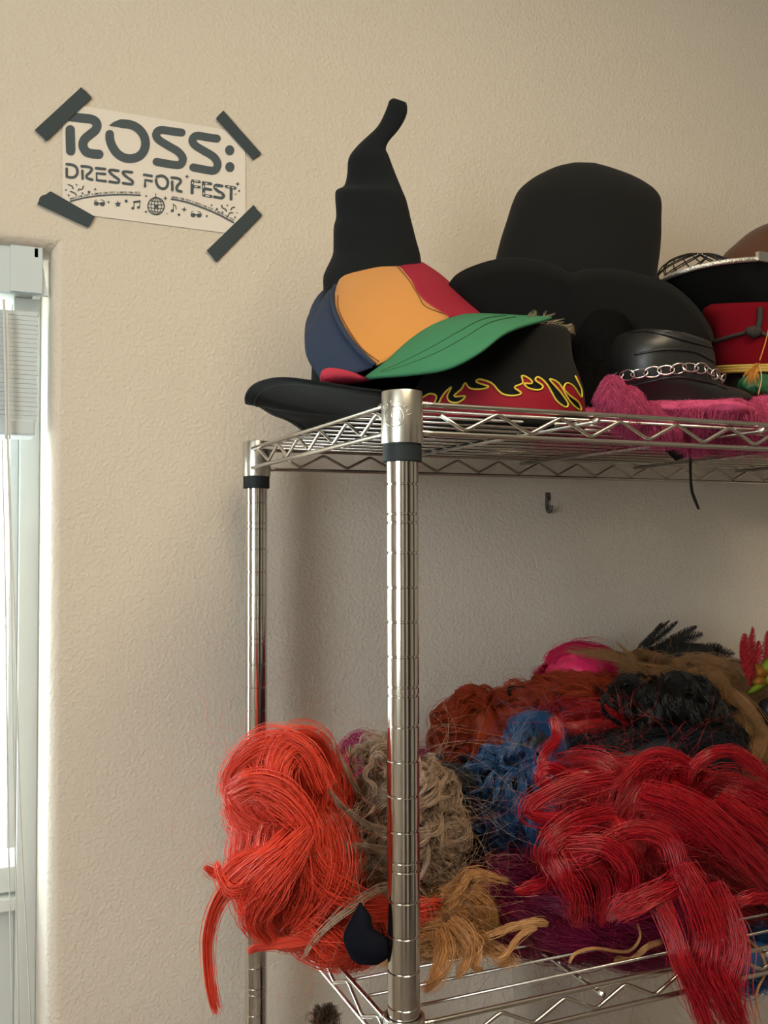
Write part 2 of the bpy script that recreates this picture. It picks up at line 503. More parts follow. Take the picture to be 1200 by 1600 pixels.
def surf_guides(lump, n, length, flow, wild=0.6, steps=9, lift=0.05, nscale=12, hemi=True, seed=0, curlfield=0.0):
    """guides walking on an ellipsoid surface"""
    c, A = lump; out = []
    inv = np.linalg.inv(A.T)
    flow = np.asarray(flow, float)
    while len(out) < n:
        u = rng.normal(size=3); u /= np.linalg.norm(u)
        if hemi and u[2] > 0.35: continue        # far side not needed densely
        if u[1] < -0.85: continue
        p = c + u @ A
        lf = 1 + rng.uniform(-.02, lift); G = []
        sgn = 1.0
        w = Vector(rng.normal(size=3) * 0.5)
        for _ in range(steps):
            G.append(p)
            nv = noise.noise_vector(Vector(p * nscale) + Vector((seed * 3.1, seed * 1.7, 0)))
            d = flow + wild * 2.2 * np.array(nv) + wild * 0.5 * np.array(w)
            if curlfield:
                d = d + curlfield * np.cross(p - c, -FH) / (np.linalg.norm(p - c) + 1e-6)
            u = inv @ (p - c); nrm = A.T @ 0 if False else (inv.T @ u); nrm = nrm / (np.linalg.norm(nrm) + 1e-9)
            d = d - nrm * (d @ nrm) * 0.95; d /= np.linalg.norm(d) + 1e-9
            p = p + d * length / steps
            u = inv @ (p - c); m = np.linalg.norm(u)
            tgt = lf
            p = c + (u / (m + 1e-9) * tgt) @ A
        out.append(np.array(G))
    return out

def core_mesh(name, lumps, mat, parent, scale=0.93, amp=0.10):
    mb = MB()
    for c, A in lumps:
        nu, nv = 64, 40; V_ = []; F_ = []
        for i in range(nv + 1):
            ph = math.pi * i / nv
            for j in range(nu):
                th = 2 * math.pi * j / nu
                u = np.array([math.sin(ph) * math.cos(th), math.cos(ph), math.sin(ph) * math.sin(th)])
                p = c + u @ A * scale
                p = c + (p - c) * (1 + amp * noise.noise(Vector(p * 30)) + amp * .6 * noise.noise(Vector(p * np.array([110, 110, 45]))))
                V_.append(p)
        for i in range(nv):
            for j in range(nu):
                j2 = (j + 1) % nu
                F_.append((i * nu + j, i * nu + j2, (i + 1) * nu + j2, (i + 1) * nu + j))
        mb.add(V_, F_)
    return mb.build(name, mat, parent)

def flyaways(lumps, n, length, K=12, rad=0.00008, out=0.035, wave=0.006):
    SS = []
    for _ in range(n):
        c, A = lumps[rng.integers(len(lumps))]
        u = rng.normal(size=3); u /= np.linalg.norm(u)
        if u[2] > .5: u[2] *= -1
        p = c + u @ A * rng.uniform(.95, 1.0)
        nrm = (p - c) / np.linalg.norm(p - c)
        t1 = np.cross(nrm, rng.normal(size=3)); t1 /= np.linalg.norm(t1)
        t = np.linspace(0, 1, K)[:, None]; L = length * rng.uniform(.5, 1.3)
        b = np.cross(nrm, t1)
        ph = rng.uniform(0, 6.28); f = rng.uniform(.5, 2.2)
        S = p + t1 * L * t + nrm * out * rng.uniform(.1, 1) * np.sin(math.pi * t * rng.uniform(.4, 1)) + b * wave * np.sin(ph + f * 6.28 * t) \
            - np.array([0, 0, 1]) * 0.01 * t ** 2
        SS.append(S)
    S = np.array(SS)
    return S, np.full(S.shape[:2], rad)

DENS, PER, FINE = 1.25, 1.5, 0.62
def wig(loc, label, mat, lumps, n_clumps, per, length, flow, crad=0.006, wild=0.6, fine=0.0004, curl=0.0, curl_n=3,
        locks=(), fly=60, fly_len=0.08, frizz=0.25, lift=0.06, nscale=12, name='wig', cat='wig', curlfield=0.0, seed=0,
        K=14, core=True, fly_out=0.03, extra_parts=None, core_scale=0.86, group=None, clip=True, core_shade_mat=None):
    root = thing(name, loc, label, cat, group)
    L = [lump_axes(*l) for l in lumps]
    SS = []; RR = []
    vol = np.array([np.linalg.norm(A[0]) * np.linalg.norm(A[1]) for c, A in L]); vol /= vol.sum()
    fl = np.asarray(flow, float)
    for i, lp in enumerate(L):
        n = max(2, int(round(n_clumps * vol[i])))
        f = fl if fl.ndim == 1 else fl[i]
        n = int(n * DENS); 
        for g in surf_guides(lp, n, length, f, wild, lift=lift, nscale=nscale, seed=seed + i, curlfield=curlfield):
            s, r = lock(g, int(per * PER), crad * rng.uniform(.7, 1.4), crad * rng.uniform(.5, 1.3), K=K, fine=fine * FINE, frizz=frizz, flat=.7, curl=curl * rng.uniform(.5, 1.3), curl_n=curl_n * rng.uniform(.7, 1.4))
            SS.append(s); RR.append(r)
    S = np.concatenate(SS)
    if clip:
        S[..., 1] = np.minimum(S[..., 1], WALL_Y - 0.004)
    if core: core_mesh('hair_base', L, core_shade_mat or mat, root, core_scale)  # optional darker base colour paints in the shade under the strands
    strands_to_mesh('hair', S, np.concatenate(RR), mat, root)
    for lk in locks:
        g = [U(*p) for p in lk['p']]
        s, r = lock(g, int(lk.get('n', 120) * 1.3), lk.get('r0', .006), lk.get('r1', .002), K=lk.get('K', 26), fine=lk.get('fine', fine) * FINE,
                    frizz=lk.get('frizz', .12), flat=lk.get('flat', .55), curl=lk.get('curl', 0), curl_n=lk.get('cn', 3), rmid=lk.get('rm'))
        strands_to_mesh('hair_lock', s, r, lk.get('mat', mat), root)
    if fly:
        s, r = flyaways(L, fly, fly_len, out=fly_out)
        strands_to_mesh('flyaway_hair', s, r, mat, root)
    return root

# ================================================================== ROOM
X0, X1, Y0 = -1.9, 2.6, -3.0
WX1 = -0.212; WX0 = -1.25; WZ1 = 0.285; WZ0 = -1.0     # window opening in the back wall
WDEP = 0.17
def structure(o, kind='structure'):
    o['kind'] = kind; return o

def back_wall():
    bm = bmesh.new()
    def q(pts): return bm.faces.new([v for v in pts])
    T = 0.30
    def P(x, z, y): return bm.verts.new((x, y, z))
    fo = [P(X0, FLOOR, WALL_Y), P(X1, FLOOR, WALL_Y), P(X1, CEIL, WALL_Y), P(X0, CEIL, WALL_Y)]
    fi = [P(WX0, WZ0, WALL_Y), P(WX1, WZ0, WALL_Y), P(WX1, WZ1, WALL_Y), P(WX0, WZ1, WALL_Y)]
    bo = [P(X0, FLOOR, WALL_Y + T), P(X1, FLOOR, WALL_Y + T), P(X1, CEIL, WALL_Y + T), P(X0, CEIL, WALL_Y + T)]
    bi = [P(WX0, WZ0, WALL_Y + T), P(WX1, WZ0, WALL_Y + T), P(WX1, WZ1, WALL_Y + T), P(WX0, WZ1, WALL_Y + T)]
    for i in range(4):
        j = (i + 1) % 4
        q((fo[i], fo[j], fi[j], fi[i])); q((bo[j], bo[i], bi[i], bi[j]))
        q((fi[i], fi[j], bi[j], bi[i])); q((fo[j], fo[i], bo[i], bo[j]))
    bm.edges.ensure_lookup_table()
    es = [e for e in bm.edges if all(v in fi for v in e.verts)]
    bmesh.ops.bevel(bm, geom=es, offset=0.020, segments=7, profile=0.5, affect='EDGES')
    bmesh.ops.recalc_face_normals(bm, faces=bm.faces)
    me = bpy.data.meshes.new('wall_back'); bm.to_mesh(me); bm.free()
    for p in me.polygons: p.use_smooth = True
    o = link('wall_back', me, M['wall']); me.set_sharp_from_angle(angle=math.radians(30))
    return structure(o)
back_wall()

def slab(name, c, h, mat):
    mb = MB(); mb.box(c, h); return structure(mb.build(name, mat, smooth=False))
slab('floor', ((X0 + X1) / 2, (Y0 + .77) / 2, FLOOR - .05), ((X1 - X0) / 2 + .1, (.77 - Y0) / 2 + .1, .05), M['floor'])
slab('ceiling', ((X0 + X1) / 2, (Y0 + .77) / 2, CEIL + .05), ((X1 - X0) / 2 + .1, (.77 - Y0) / 2 + .1, .05), M['ceiling'])
slab('wall_right', (X1 + .05, (Y0 + .77) / 2, (FLOOR + CEIL) / 2), (.05, (.77 - Y0) / 2, (CEIL - FLOOR) / 2), M['wall'])
slab('wall_front', ((X0 + X1) / 2, Y0 - .05, (FLOOR + CEIL) / 2), ((X1 - X0) / 2, .05, (CEIL - FLOOR) / 2), M['wall'])
# left wall with an unseen opening added to let grazing light in
LW = (-2.0, -0.8, -0.40, 0.85)      # y0,y1,z0,z1
mb = MB()
mb.box((X0 - .05, (Y0 + LW[0]) / 2, (FLOOR + CEIL) / 2), (.05, (LW[0] - Y0) / 2, (CEIL - FLOOR) / 2))
mb.box((X0 - .05, (LW[1] + .77) / 2, (FLOOR + CEIL) / 2), (.05, (.77 - LW[1]) / 2, (CEIL - FLOOR) / 2))
mb.box((X0 - .05, (LW[0] + LW[1]) / 2, (FLOOR + LW[2]) / 2), (.05, (LW[1] - LW[0]) / 2, (LW[2] - FLOOR) / 2))
mb.box((X0 - .05, (LW[0] + LW[1]) / 2, (CEIL + LW[3]) / 2), (.05, (LW[1] - LW[0]) / 2, (CEIL - LW[3]) / 2))
structure(mb.build('wall_left', M['wall'], smooth=False))

M['reflect_door'] = mat_simple('dark_reflect_door', (0.035, 0.022, 0.015, 1), 0.45)
def reflect_door(name, c, h, axis):  # unseen doors, added so the chrome posts have something dark to reflect
    root = bpy.data.objects.new(name, None); COL.objects.link(root); root.location = (c[0], c[1], FLOOR); root['kind'] = 'structure'
    mb = MB(); mb.box(c, h); o = mb.build('reflect_door_leaf', M['reflect_door'], root, smooth=False)
    b = o.modifiers.new('edge', 'BEVEL'); b.width = .004
    mb = MB()
    fx = .05
    for sg in (-1, 1):
        if axis == 'x': mb.box((c[0] + sg * (h[0] + fx), c[1], c[2] + .02), (fx - .002, h[1] + .008, h[2] + .02))
        else: mb.box((c[0], c[1] + sg * (h[1] + fx), c[2] + .02), (h[0] + .008, fx - .002, h[2] + .02))
    if axis == 'x': mb.box((c[0], c[1], c[2] + h[2] + .06), (h[0] + .1, h[1] + .008, .05))
    else: mb.box((c[0], c[1], c[2] + h[2] + .06), (h[0] + .008, h[1] + .1, .05))
    mb.build('reflect_door_frame', M['ceiling'], root, smooth=False)
    mb = MB(); k = (c[0] + h[0] * .8, c[1] + h[1] + .03, c[2]) if axis == 'x' else (c[0] - h[0] - .03, c[1] + h[1] * .8, c[2])
    mb.lathe([(0, -.025), (.015, -.02), (.025, 0), (.015, .02), (0, .025)], k, 16); mb.build('reflect_door_knob', M['satin'], root)
reflect_door('reflect_door_1', (-.45, Y0 + .02, FLOOR + 1.0), (.42, .02, 1.0), 'x')
reflect_door('reflect_door_2', (X1 - .02, -1.3, FLOOR + 1.0), (.02, .42, 1.0), 'y')
reflect_door('reflect_door_3', (1.2, Y0 + .02, FLOOR + 1.0), (.6, .02, 1.0), 'x')

# window in the back wall
def window(name, x0, x1, z0, z1, y):
    root = bpy.data.objects.new(name, None); COL.objects.link(root); root.location = (x1, y, z0); root['kind'] = 'structure'
    def part(n, boxes, mat):
        mb = MB()
        for b in boxes: mb.box(*b)
        o = mb.build(n, mat, root, smooth=False)
        bv = o.modifiers.new('edge', 'BEVEL'); bv.width = .0015; bv.segments = 2
        return o
    zc = (z0 + z1) / 2
    fw = 0.024
    part('window_frame', [((x1 - fw / 2, y + .03, zc), (fw / 2, .03, (z1 - z0) / 2)),
                          ((x0 + fw / 2, y + .03, zc), (fw / 2, .03, (z1 - z0) / 2)),
                          (((x0 + x1) / 2, y + .03, z1 - fw / 2), ((x1 - x0) / 2 - fw, .03, fw / 2)),
                          (((x0 + x1) / 2, y + .03, z0 + fw / 2), ((x1 - x0) / 2 - fw, .03, fw / 2))], M['white_frame'])
    gz = -0.452
    # sash: stile, bottom rail
    part('window_sash', [((x1 - fw - .0055, y + .035, (gz + z1) / 2), (.0055, .02, (z1 - gz) / 2 - .026)),
                         (((x0 + x1) / 2, y + .035, gz - .012), ((x1 - x0) / 2 - fw, .022, .016)),
                         (((x0 + x1) / 2, y + .030, gz - .040), ((x1 - x0) / 2 - fw, .028, .008))], M['white_frame'])
    part('lower_panel', [(((x0 + x1) / 2, y + .04, (z0 + fw + gz - .048) / 2), ((x1 - x0) / 2 - fw, .008, (gz - .048 - z0 - fw) / 2))], M['white_frame'])
    part('glazing_bar', [(((x0 + x1) / 2, y + .045, -0.318), ((x1 - x0) / 2 - fw - .02, .004, .008))], M['white_frame'])
    mb = MB(); mb.box(((x0 + x1) / 2 - .01, y + .045, (gz + z1) / 2 - .02), ((x1 - x0) / 2 - fw - .012, .002, (z1 - gz) / 2 - .02))
    mb.build('window_glass', M['glass'], root, smooth=False)
    return root
window('window_1', WX0, WX1, WZ0, WZ1, WALL_Y + WDEP)

# blind
bl = thing('window_blind', (WX1 - .3, WALL_Y + .03, WZ1 - .01), 'white raised window blind with its slats stacked under the headrail', 'blind')
BY = WALL_Y + .045
bx1 = WX1 - .006
def boxpart(name, c, h, mat, parent, bev=.001, rot=None):
    mb = MB(); mb.box(c, h, rot); o = mb.build(name, mat, parent, smooth=False)
    if bev:
        b = o.modifiers.new('edge', 'BEVEL'); b.width = bev; b.segments = 2
    return o
# valance with its far end tapering: front board and side return
mbv = MB()
zt_, zb_ = float(U(40, 386, BY - .03)[2]), float(U(60, 461, BY - .03)[2])
mbv.add([(bx1 - .006, BY - .03, zt_), (WX0 + .01, BY - .03, zt_), (WX0 + .01, BY - .03, zb_), (bx1 + .003, BY - .03, zb_),
         (bx1 - .006, BY - .024, zt_), (WX0 + .01, BY - .024, zt_), (WX0 + .01, BY - .024, zb_), (bx1 + .003, BY - .024, zb_)],
        [(0, 1, 2, 3), (7, 6, 5, 4), (0, 4, 5, 1), (1, 5, 6, 2), (2, 6, 7, 3), (3, 7, 4, 0)])
mbv.build('valance', M['blind'], bl, smooth=False)
boxpart('valance_clip', (bx1 - .010, BY - .0315, zt_ - .006), (.0018, .0012, .005), M['sleeve'], bl, 0)
boxpart('valance_splice', (bx1 - .020, BY - .0315, (zt_ + zb_) / 2 + .001), (.017, .0012, (zt_ - zb_) / 2), M['blind'], bl)
boxpart('headrail', ((bx1 + WX0) / 2 - .004, BY + .004, (zt_ + zb_) / 2), ((bx1 - WX0) / 2 - .008, .020, (zt_ - zb_) / 2 - .002), M['white_frame'], bl)
boxpart('end_bracket', (bx1 - .018, BY + .0, zb_ - .008), (.014, .006, .009), M['white_frame'], bl)
sl0 = U(58, 496, BY)[2]; sl1 = U(58, 655, BY)[2]
sx = U(57, 560, BY)[0]
ns = 24
for k in range(ns):
    z = sl0 + (sl1 - sl0) * k / (ns - 1)
    mb = MB(); prof = []
    for a in np.linspace(-1, 1, 7):
        prof.append((BY + .022 * a, z - .0016 * a * a))
    V_ = []; F_ = []
    xr = sx + random.uniform(-.0012, .0008)
    for x in (WX0 + .02, xr):
        for (y, zz) in prof: V_.append((x, y, zz + .0024))
        for (y, zz) in prof[::-1]: V_.append((x, y, zz - .0024))
    n = 14
    F_ = [(j, (j + 1) % n, n + (j + 1) % n, n + j) for j in range(n)] + [tuple(range(n))[::-1], tuple(range(n, 2 * n))]
    mb.add(V_, F_); mb.build('slat', M['blind'], bl, smooth=False)
zb2 = U(58, 672, BY)[2]
boxpart('bottom_rail', ((sx + WX0) / 2, BY, zb2), ((sx - WX0) / 2 - .002, .024, .0095), M['blind'], bl, .003)
def cordpart(name, pts, r):
    mb = MB(); mb.tube(catmull(pts, 24), r, 6); mb.build(name, M['cord'], bl)
cy = BY - .032
cordpart('ladder_cord', [U(6, 468, cy), U(9, 600, cy), U(10, 686, cy)], .0016)
cordpart('ladder_cord', [U(12, 490, cy), U(14, 600, cy), U(15, 686, cy)], .0010)
for pts in ([(3, 686), (8, 900), (11, 1150), (14, 1350), (20, 1620)], [(11, 686), (17, 900), (20, 1150), (24, 1350), (30, 1620)],
            [(13, 686), (18, 850), (24, 1000), (31, 1250), (38, 1400), (49, 1620)]):
    cordpart('pull_cord', [U(x, y, cy) for x, y in pts], .0009)

# outside: pale ground and hedges beyond the glass
mb = MB(); mb.box((-1, 6, -1.9), (8, 5.2, .05)); g = mb.build('garden_ground', M['ground'], smooth=False); g['kind'] = 'structure'; 
hd = MB()
for k in range(260):
    p = (random.uniform(-5, 2), random.uniform(5.0, 5.9), random.uniform(-1.84, 0.6 + .5 * math.sin(k)))
    a = random.uniform(.15, .35); rot = Matrix.Rotation(random.uniform(0, 3), 3, 'Z') @ Matrix.Rotation(random.uniform(0, 3), 3, 'X')
    V_ = [np.array(p) + np.array(rot @ Vector(q)) * a for q in ((-1, 0, 0), (0, -.5, .1), (1, 0, 0), (0, .5, .1), (0, 0, .4))]
    hd.add(V_, [(0, 1, 4), (1, 2, 4), (2, 3, 4), (3, 0, 4), (0, 3, 2, 1)])
tag(hd.build('hedge', M['leaf'], smooth=False), 'pale green hedge outside behind the window glass', 'hedge')

# ================================================================== POSTER
PY = WALL_Y - .0012
LAY = [0]
def wp(x, y): return U(x, y, PY - .0006 - .000004 * (LAY[0] % 60))
poster = thing('poster', U(240, 360, PY), 'white paper sign reading ROSS: DRESS FOR FEST taped to the wall', 'poster')
def quadgrid(name, q, Y, mat, parent, n=14, amp=.0006):
    V_ = []; F_ = []
    for i in range(n + 1):
        for j in range(n + 1):
            s, t = i / n, j / n
            p = (np.array(q[0]) * (1 - s) * (1 - t) + np.array(q[1]) * s * (1 - t) + np.array(q[2]) * s * t + np.array(q[3]) * (1 - s) * t)
            w = U(p[0], p[1], Y)
            V_.append(w)
    for i in range(n):
        for j in range(n):
            F_.append((i * (n + 1) + j, i * (n + 1) + j + 1, (i + 1) * (n + 1) + j + 1, (i + 1) * (n + 1) + j))
    return mesh(name, V_, F_, mat, parent, smooth=False)
quadgrid('paper_sheet', [(98, 160), (383, 208), (384, 368), (97, 331)], PY, M['paper'], poster)
def z1(X, Y): return (40 + X / 3.158, 120 + Y / 3.158)
def z3(X, Y): return (90 + X / 7.5, 150 + Y / 7.5)
def z4(X, Y): return (230 + X / 6.667, 180 + Y / 6.667)
def z5(X, Y): return (90 + X / 7.5, 280 + Y / 7.5)
def z6(X, Y): return (220 + X / 7.06, 280 + Y / 7.06)
def S(mb, f, pts, w, smooth=True): stroke(mb, [f(*p) for p in pts], w, wp, smooth)
mb = MB()
W = 14.8
S(mb, z3, [(147, 396), (150, 520), (153, 640)], W, False)
S(mb, z3, [(120, 236), (150, 242), (270, 256), (380, 268), (440, 295), (462, 345), (440, 400), (380, 450), (318, 505), (296, 560), (305, 610), (340, 655), (400, 674), (485, 682)], W - .6)
S(mb, z3, [(610, 448), (612, 500), (628, 560), (665, 630), (720, 690), (790, 725), (865, 732), (940, 712), (995, 665), (1024, 600), (1028, 530), (1005, 455), (955, 390), (885, 345), (815, 328), (745, 322)], W - 1.2)
poly2d(mb, [z3(*p) for p in [(600, 347), (650, 308), (700, 285), (760, 276), (765, 330), (770, 372)]], wp)
S(mb, z4, [(358, 180), (250, 166), (150, 153), (105, 172), (94, 215), (130, 262), (220, 318), (320, 378), (368, 440), (362, 492), (325, 518), (240, 510), (97, 485)], 12.4)
S(mb, z4, [(725, 243), (620, 228), (530, 213), (485, 230), (472, 272), (505, 318), (590, 370), (690, 432), (732, 500), (722, 552), (685, 577), (610, 568), (480, 543)], 12.4)
disc(mb, *z4(859, 364), 7.2, 7.8, wp); disc(mb, *z4(861, 539), 7.2, 7.8, wp)
mb.build('large_lettering', M['ink'], poster, smooth=False)
mb = MB(); W = 4.0
S(mb, z3, [(106, 850), (108, 945)], W, False)
S(mb, z3, [(108, 945), (150, 954), (195, 948), (226, 915), (232, 872), (212, 828), (170, 806), (105, 798)], W)
S(mb, z3, [(290, 875), (293, 968)], W, False)
S(mb, z3, [(280, 822), (350, 828), (392, 842), (398, 868), (372, 900), (342, 930), (348, 962), (405, 980)], W)
S(mb, z3, [(450, 845), (556, 855)], W, False); S(mb, z3, [(556, 914), (456, 904), (458, 985), (563, 998)], W, False)
for dx, dy in ((0, 0), (160, 18)):
    S(mb, z3, [(712 + dx, 875 + dy), (625 + dx, 866 + dy), (606 + dx, 885 + dy), (650 + dx, 930 + dy), (712 + dx, 975 + dy), (716 + dx, 1006 + dy), (690 + dx, 1014 + dy), (608 + dx, 1002 + dy)], W)
S(mb, z1, [(585, 483), (622, 489)], W, False); S(mb, z1, [(622, 515), (590, 508), (589, 540)], W, False)
S(mb, z4, [(92, 670), (96, 705), (120, 745), (160, 765), (198, 750), (215, 705), (205, 665), (175, 638), (140, 630), (100, 640)], W)
S(mb, z4, [(260, 692), (262, 778)], W, False)
S(mb, z4, [(255, 650), (310, 655), (345, 672), (345, 700), (318, 728), (306, 758), (318, 785), (355, 795)], W)
mb.build('middle_lettering', M['ink'], poster, smooth=False)
mb = MB()
S(mb, z4, [(469, 690), (467, 808)], 4.8, False); S(mb, z4, [(470, 682), (545, 693)], 4.0, False); S(mb, z4, [(475, 738), (545, 750)], 4.0, False)
S(mb, z4, [(585, 700), (588, 832)], 4.6, False); S(mb, z4, [(585, 702), (664, 714)], 4.2, False); S(mb, z4, [(588, 832), (668, 846)], 4.2, False); S(mb, z4, [(590, 763), (664, 775)], 4.0, False)
S(mb, z4, [(780, 737), (720, 729), (703, 748), (728, 782), (780, 815), (797, 842), (772, 862), (702, 850)], 4.4)
S(mb, z4, [(822, 741), (915, 758)], 4.4, False); S(mb, z4, [(875, 758), (873, 872)], 4.4, False)
mb.build('fest_lettering', M['ink'], poster, smooth=False)
# worn print: pale scuffs inside F and E
mb = MB()
def wp2(x, y): return U(x, y, PY - .0009)
for a in ([(490, 683), (528, 688)], [(500, 743), (520, 746)], [(586, 735), (586, 755)], [(588, 810), (588, 826)], [(610, 838), (645, 843)], [(608, 708), (625, 712)], [(715, 745), (712, 752)], [(760, 820), (770, 830)], [(840, 745), (860, 748)], [(885, 755), (900, 758)], [(472, 700), (470, 712)]):
    stroke(mb, [z4(*p) for p in a], 1.5, wp2, False)
mb.build('print_scuff', M['paper'], poster, smooth=False)
mb = MB()
larc = [z5(*p) for p in [(150, 258), (220, 240), (300, 220), (400, 203), (520, 190), (650, 182), (800, 181), (968, 187)]]
rarc = [z6(*p) for p in [(338, 220), (420, 233), (520, 258), (620, 292), (720, 330), (820, 373), (920, 422), (1022, 478)]]
stroke(mb, larc, 2.1, wp); stroke(mb, rarc, 2.4, wp)
mb.build('arc_line', M['ink'], poster, smooth=False)
FONT = {'D': [[(0, 0), (0, 1), (.5, .9), (.6, .5), (.5, .1), (0, 0)]], 'R': [[(0, 0), (0, 1), (.5, .95), (.5, .55), (0, .5)], [(.2, .5), (.6, 0)]],
        'E': [[(.55, 0), (0, 0), (0, 1), (.55, 1)], [(0, .5), (.45, .5)]], 'S': [[(.55, 1), (.05, .95), (.05, .55), (.55, .45), (.55, .05), (0, 0)]],
        'F': [[(0, 0), (0, 1), (.55, 1)], [(0, .5), (.45, .5)]], 'O': [[(0, .1), (0, .9), (.3, 1), (.6, .9), (.6, .1), (.3, 0), (0, .1)]],
        'T': [[(0, 1), (.6, 1)], [(.3, 1), (.3, 0)]], '&': [[(.6, 0), (.1, .8), (.3, 1), (.45, .8), (0, .3), (.2, 0), (.6, .4)]], ' ': []}
def arc_text(mb, txt, path, h, off):
    P = catmull(path, 400); d = np.r_[0, np.cumsum(np.linalg.norm(np.diff(P, axis=0), axis=1))]
    adv = d[-1] / len(txt)
    for i, ch in enumerate(txt):
        s = adv * (i + .15)
        c = np.array([np.interp(s, d, P[:, 0]), np.interp(s, d, P[:, 1])]); c2 = np.array([np.interp(s + adv, d, P[:, 0]), np.interp(s + adv, d, P[:, 1])])
        t = (c2 - c); t /= np.linalg.norm(t) + 1e-9; nn = np.array([t[1], -t[0]])
        for st in FONT[ch]:
            stroke(mb, [c + t * a * adv * 1.15 + nn * (off + b * h) for a, b in st], .62, wp, False, caps=False)
mb = MB()
arc_text(mb, 'DRESS FOR FEST & DRESS FOR FEST & DRESS FOR FEST', larc, 2.6, 2.3)
arc_text(mb, 'DRESS FOR FEST & DRESS FOR FEST & DRESS FOR FEST', rarc, 2.6, 2.3)
mb.build('small_lettering', M['ink'], poster, smooth=False)
mb = MB()
# disco ball
bx, by = z6(168, 296); R_ = 92 / 7.06
ring = [(bx + R_ * .98 * math.cos(a), by + R_ * 1.03 * math.sin(a)) for a in np.linspace(0, 2 * math.pi, 40)]
stroke(mb, ring, 1.7, wp, False)
for k in (-.62, -.22, .22, .62):
    stroke(mb, [(bx + R_ * k * math.cos(a) + .3, by + R_ * math.sin(a)) for a in np.linspace(-math.pi / 2, math.pi / 2, 16)], 1.1, wp, False)
    w_ = math.sqrt(1 - k * k) * R_
    stroke(mb, [(bx - w_, by + R_ * k - .8), (bx, by + R_ * k + .9), (bx + w_, by + R_ * k + .8)], 1.1, wp)
poly2d(mb, [(bx - 3, by - 2.4), (bx + 3, by - 1.6), (bx + 3, by + 3.4), (bx - 3, by + 2.6)], wp)
stroke(mb, [(bx - .5, by - R_), (bx - .7, by - R_ - 7)], 1.0, wp, False); disc(mb, bx - .5, by - R_ - .4, 1.8, 1.6, wp)
mb.build('disco_ball_print', M['ink'], poster, smooth=False); mb = MB()
for f, x, y, r in ((z4, 415, 638, 27), (z4, 942, 715, 26)): star(mb, *f(x, y), r / 6.667, wp)
for f, x, y, r in ((z5, 222, 65, 17), (z5, 440, 118, 23), (z5, 597, 268, 20), (z5, 1035, 381, 22), (z5, 128, 188, 19), (z6, 270, 210, 29), (z6, 478, 333, 33), (z6, 780, 285, 18), (z6, 955, 288, 16)):
    star(mb, *f(x, y), r / 7.3, wp)
for f, x, y, r in ((z6, 420, 391, 19), (z6, 728, 405, 14), (z6, 60, 185, 13), (z6, 1085, 128, 14), (z6, 1040, 420, 14)): star(mb, *f(x, y), r / 7.06, wp, inner=.6)
star(mb, *z5(707, 291), 42 / 7.5, wp, n=5, inner=.45, rot=-.1)
for f, x, y, r in ((z5, 803, 255, 18), (z5, 368, 150, 16), (z5, 292, 163, 10), (z5, 97, 127, 10), (z6, 840, 330, 13), (z6, 902, 362, 9), (z6, 288, 380, 7), (z6, 1045, 165, 7), (z6, 1060, 370, 7)): disc(mb, *f(x, y), r / 7.4, r / 7.4, wp, 12)
for f, pts in ((z5, [(125, 62), (165, 78), (182, 108)]), (z5, [(150, 143), (195, 158), (220, 188)]), (z5, [(240, 137), (250, 115), (285, 118), (302, 80)]),
               (z6, [(892, 286), (900, 315), (932, 328), (945, 353)]), (z6, [(994, 340), (1005, 315), (1034, 308)]), (z6, [(965, 398), (980, 372), (1015, 370)])):
    stroke(mb, [f(*p) for p in pts], 1.7, wp)
mb.build('sparkle_print', M['ink'], poster, smooth=False)['kind'] = 'stuff'; mb = MB()
S(mb, z5, [(893, 335), (897, 258)], 1.1, False); S(mb, z5, [(962, 325), (963, 250)], 1.1, False); S(mb, z5, [(895, 268), (963, 258)], 3.0, False)
disc(mb, *z5(881, 340), 2.4, 2.1, wp); disc(mb, *z5(947, 330), 2.4, 2.1, wp)
S(mb, z6, [(358, 345), (360, 268), (385, 295), (390, 330)], 1.2, False); disc(mb, *z6(347, 347), 2.5, 2.2, wp)
mb.build('music_note_print', M['ink'], poster, smooth=False); mb = MB()
for (f, x, y, s, r0) in ((z5, 490, 288, 1.0, 0), (z6, 610, 398, 1.0, 0)):
    cx, cy_ = f(x, y)
    disc(mb, cx - 4.6, cy_ - .4, 3.9, 3.2, wp); disc(mb, cx + 4.6, cy_ + .2, 3.9, 3.2, wp)
    stroke(mb, [(cx - 2, cy_ - 1.2), (cx + 2, cy_ - 1)], 1.2, wp, False)
    mb_ = mb
    stroke(mb, [(cx - 8, cy_ - 1.5), (cx - 7, cy_ - 5), (cx - 4.5, cy_ - 6.2)], .9, wp); stroke(mb, [(cx + 8.4, cy_ - 1), (cx + 6.2, cy_ - 5), (cx + 2.5, cy_ - 6.6)], .9, wp)
    mb.build('sunglasses_print', M['ink'], poster, smooth=False); mb = MB()

def tape(pts, label):
    P = [z1(*p) for p in pts]
    n = len(P); Q = []
    for i in range(n):
        a = np.array(P[i]); b = np.array(P[(i + 1) % n]); L = np.linalg.norm(b - a)
        m = 5 if L < 40 else 2
        for k in range(m):
            q = a + (b - a) * k / m
            if m == 5 and k: q = q + rng.normal(0, .55, 2)
            Q.append(q)
    V_ = [U(x, y, PY - .0018) for x, y in Q] + [U(x, y, PY - .0009) for x, y in Q]
    m = len(Q)
    F_ = [tuple(range(m)), tuple(range(m, 2 * m))[::-1]] + [(i, i + m, (i + 1) % m + m, (i + 1) % m) for i in range(m)]
    tag(mesh('tape_strip', V_, F_, M['tape'], smooth=False), label, 'tape', 'black tape strips holding the sign')
tape([(275, 50), (327, 103), (100, 320), (45, 262)], 'black tape strip on the upper left corner of the paper sign')
tape([(975, 165), (1163, 378), (1122, 410), (940, 208)], 'narrow black tape strip on the upper right corner of the paper sign')
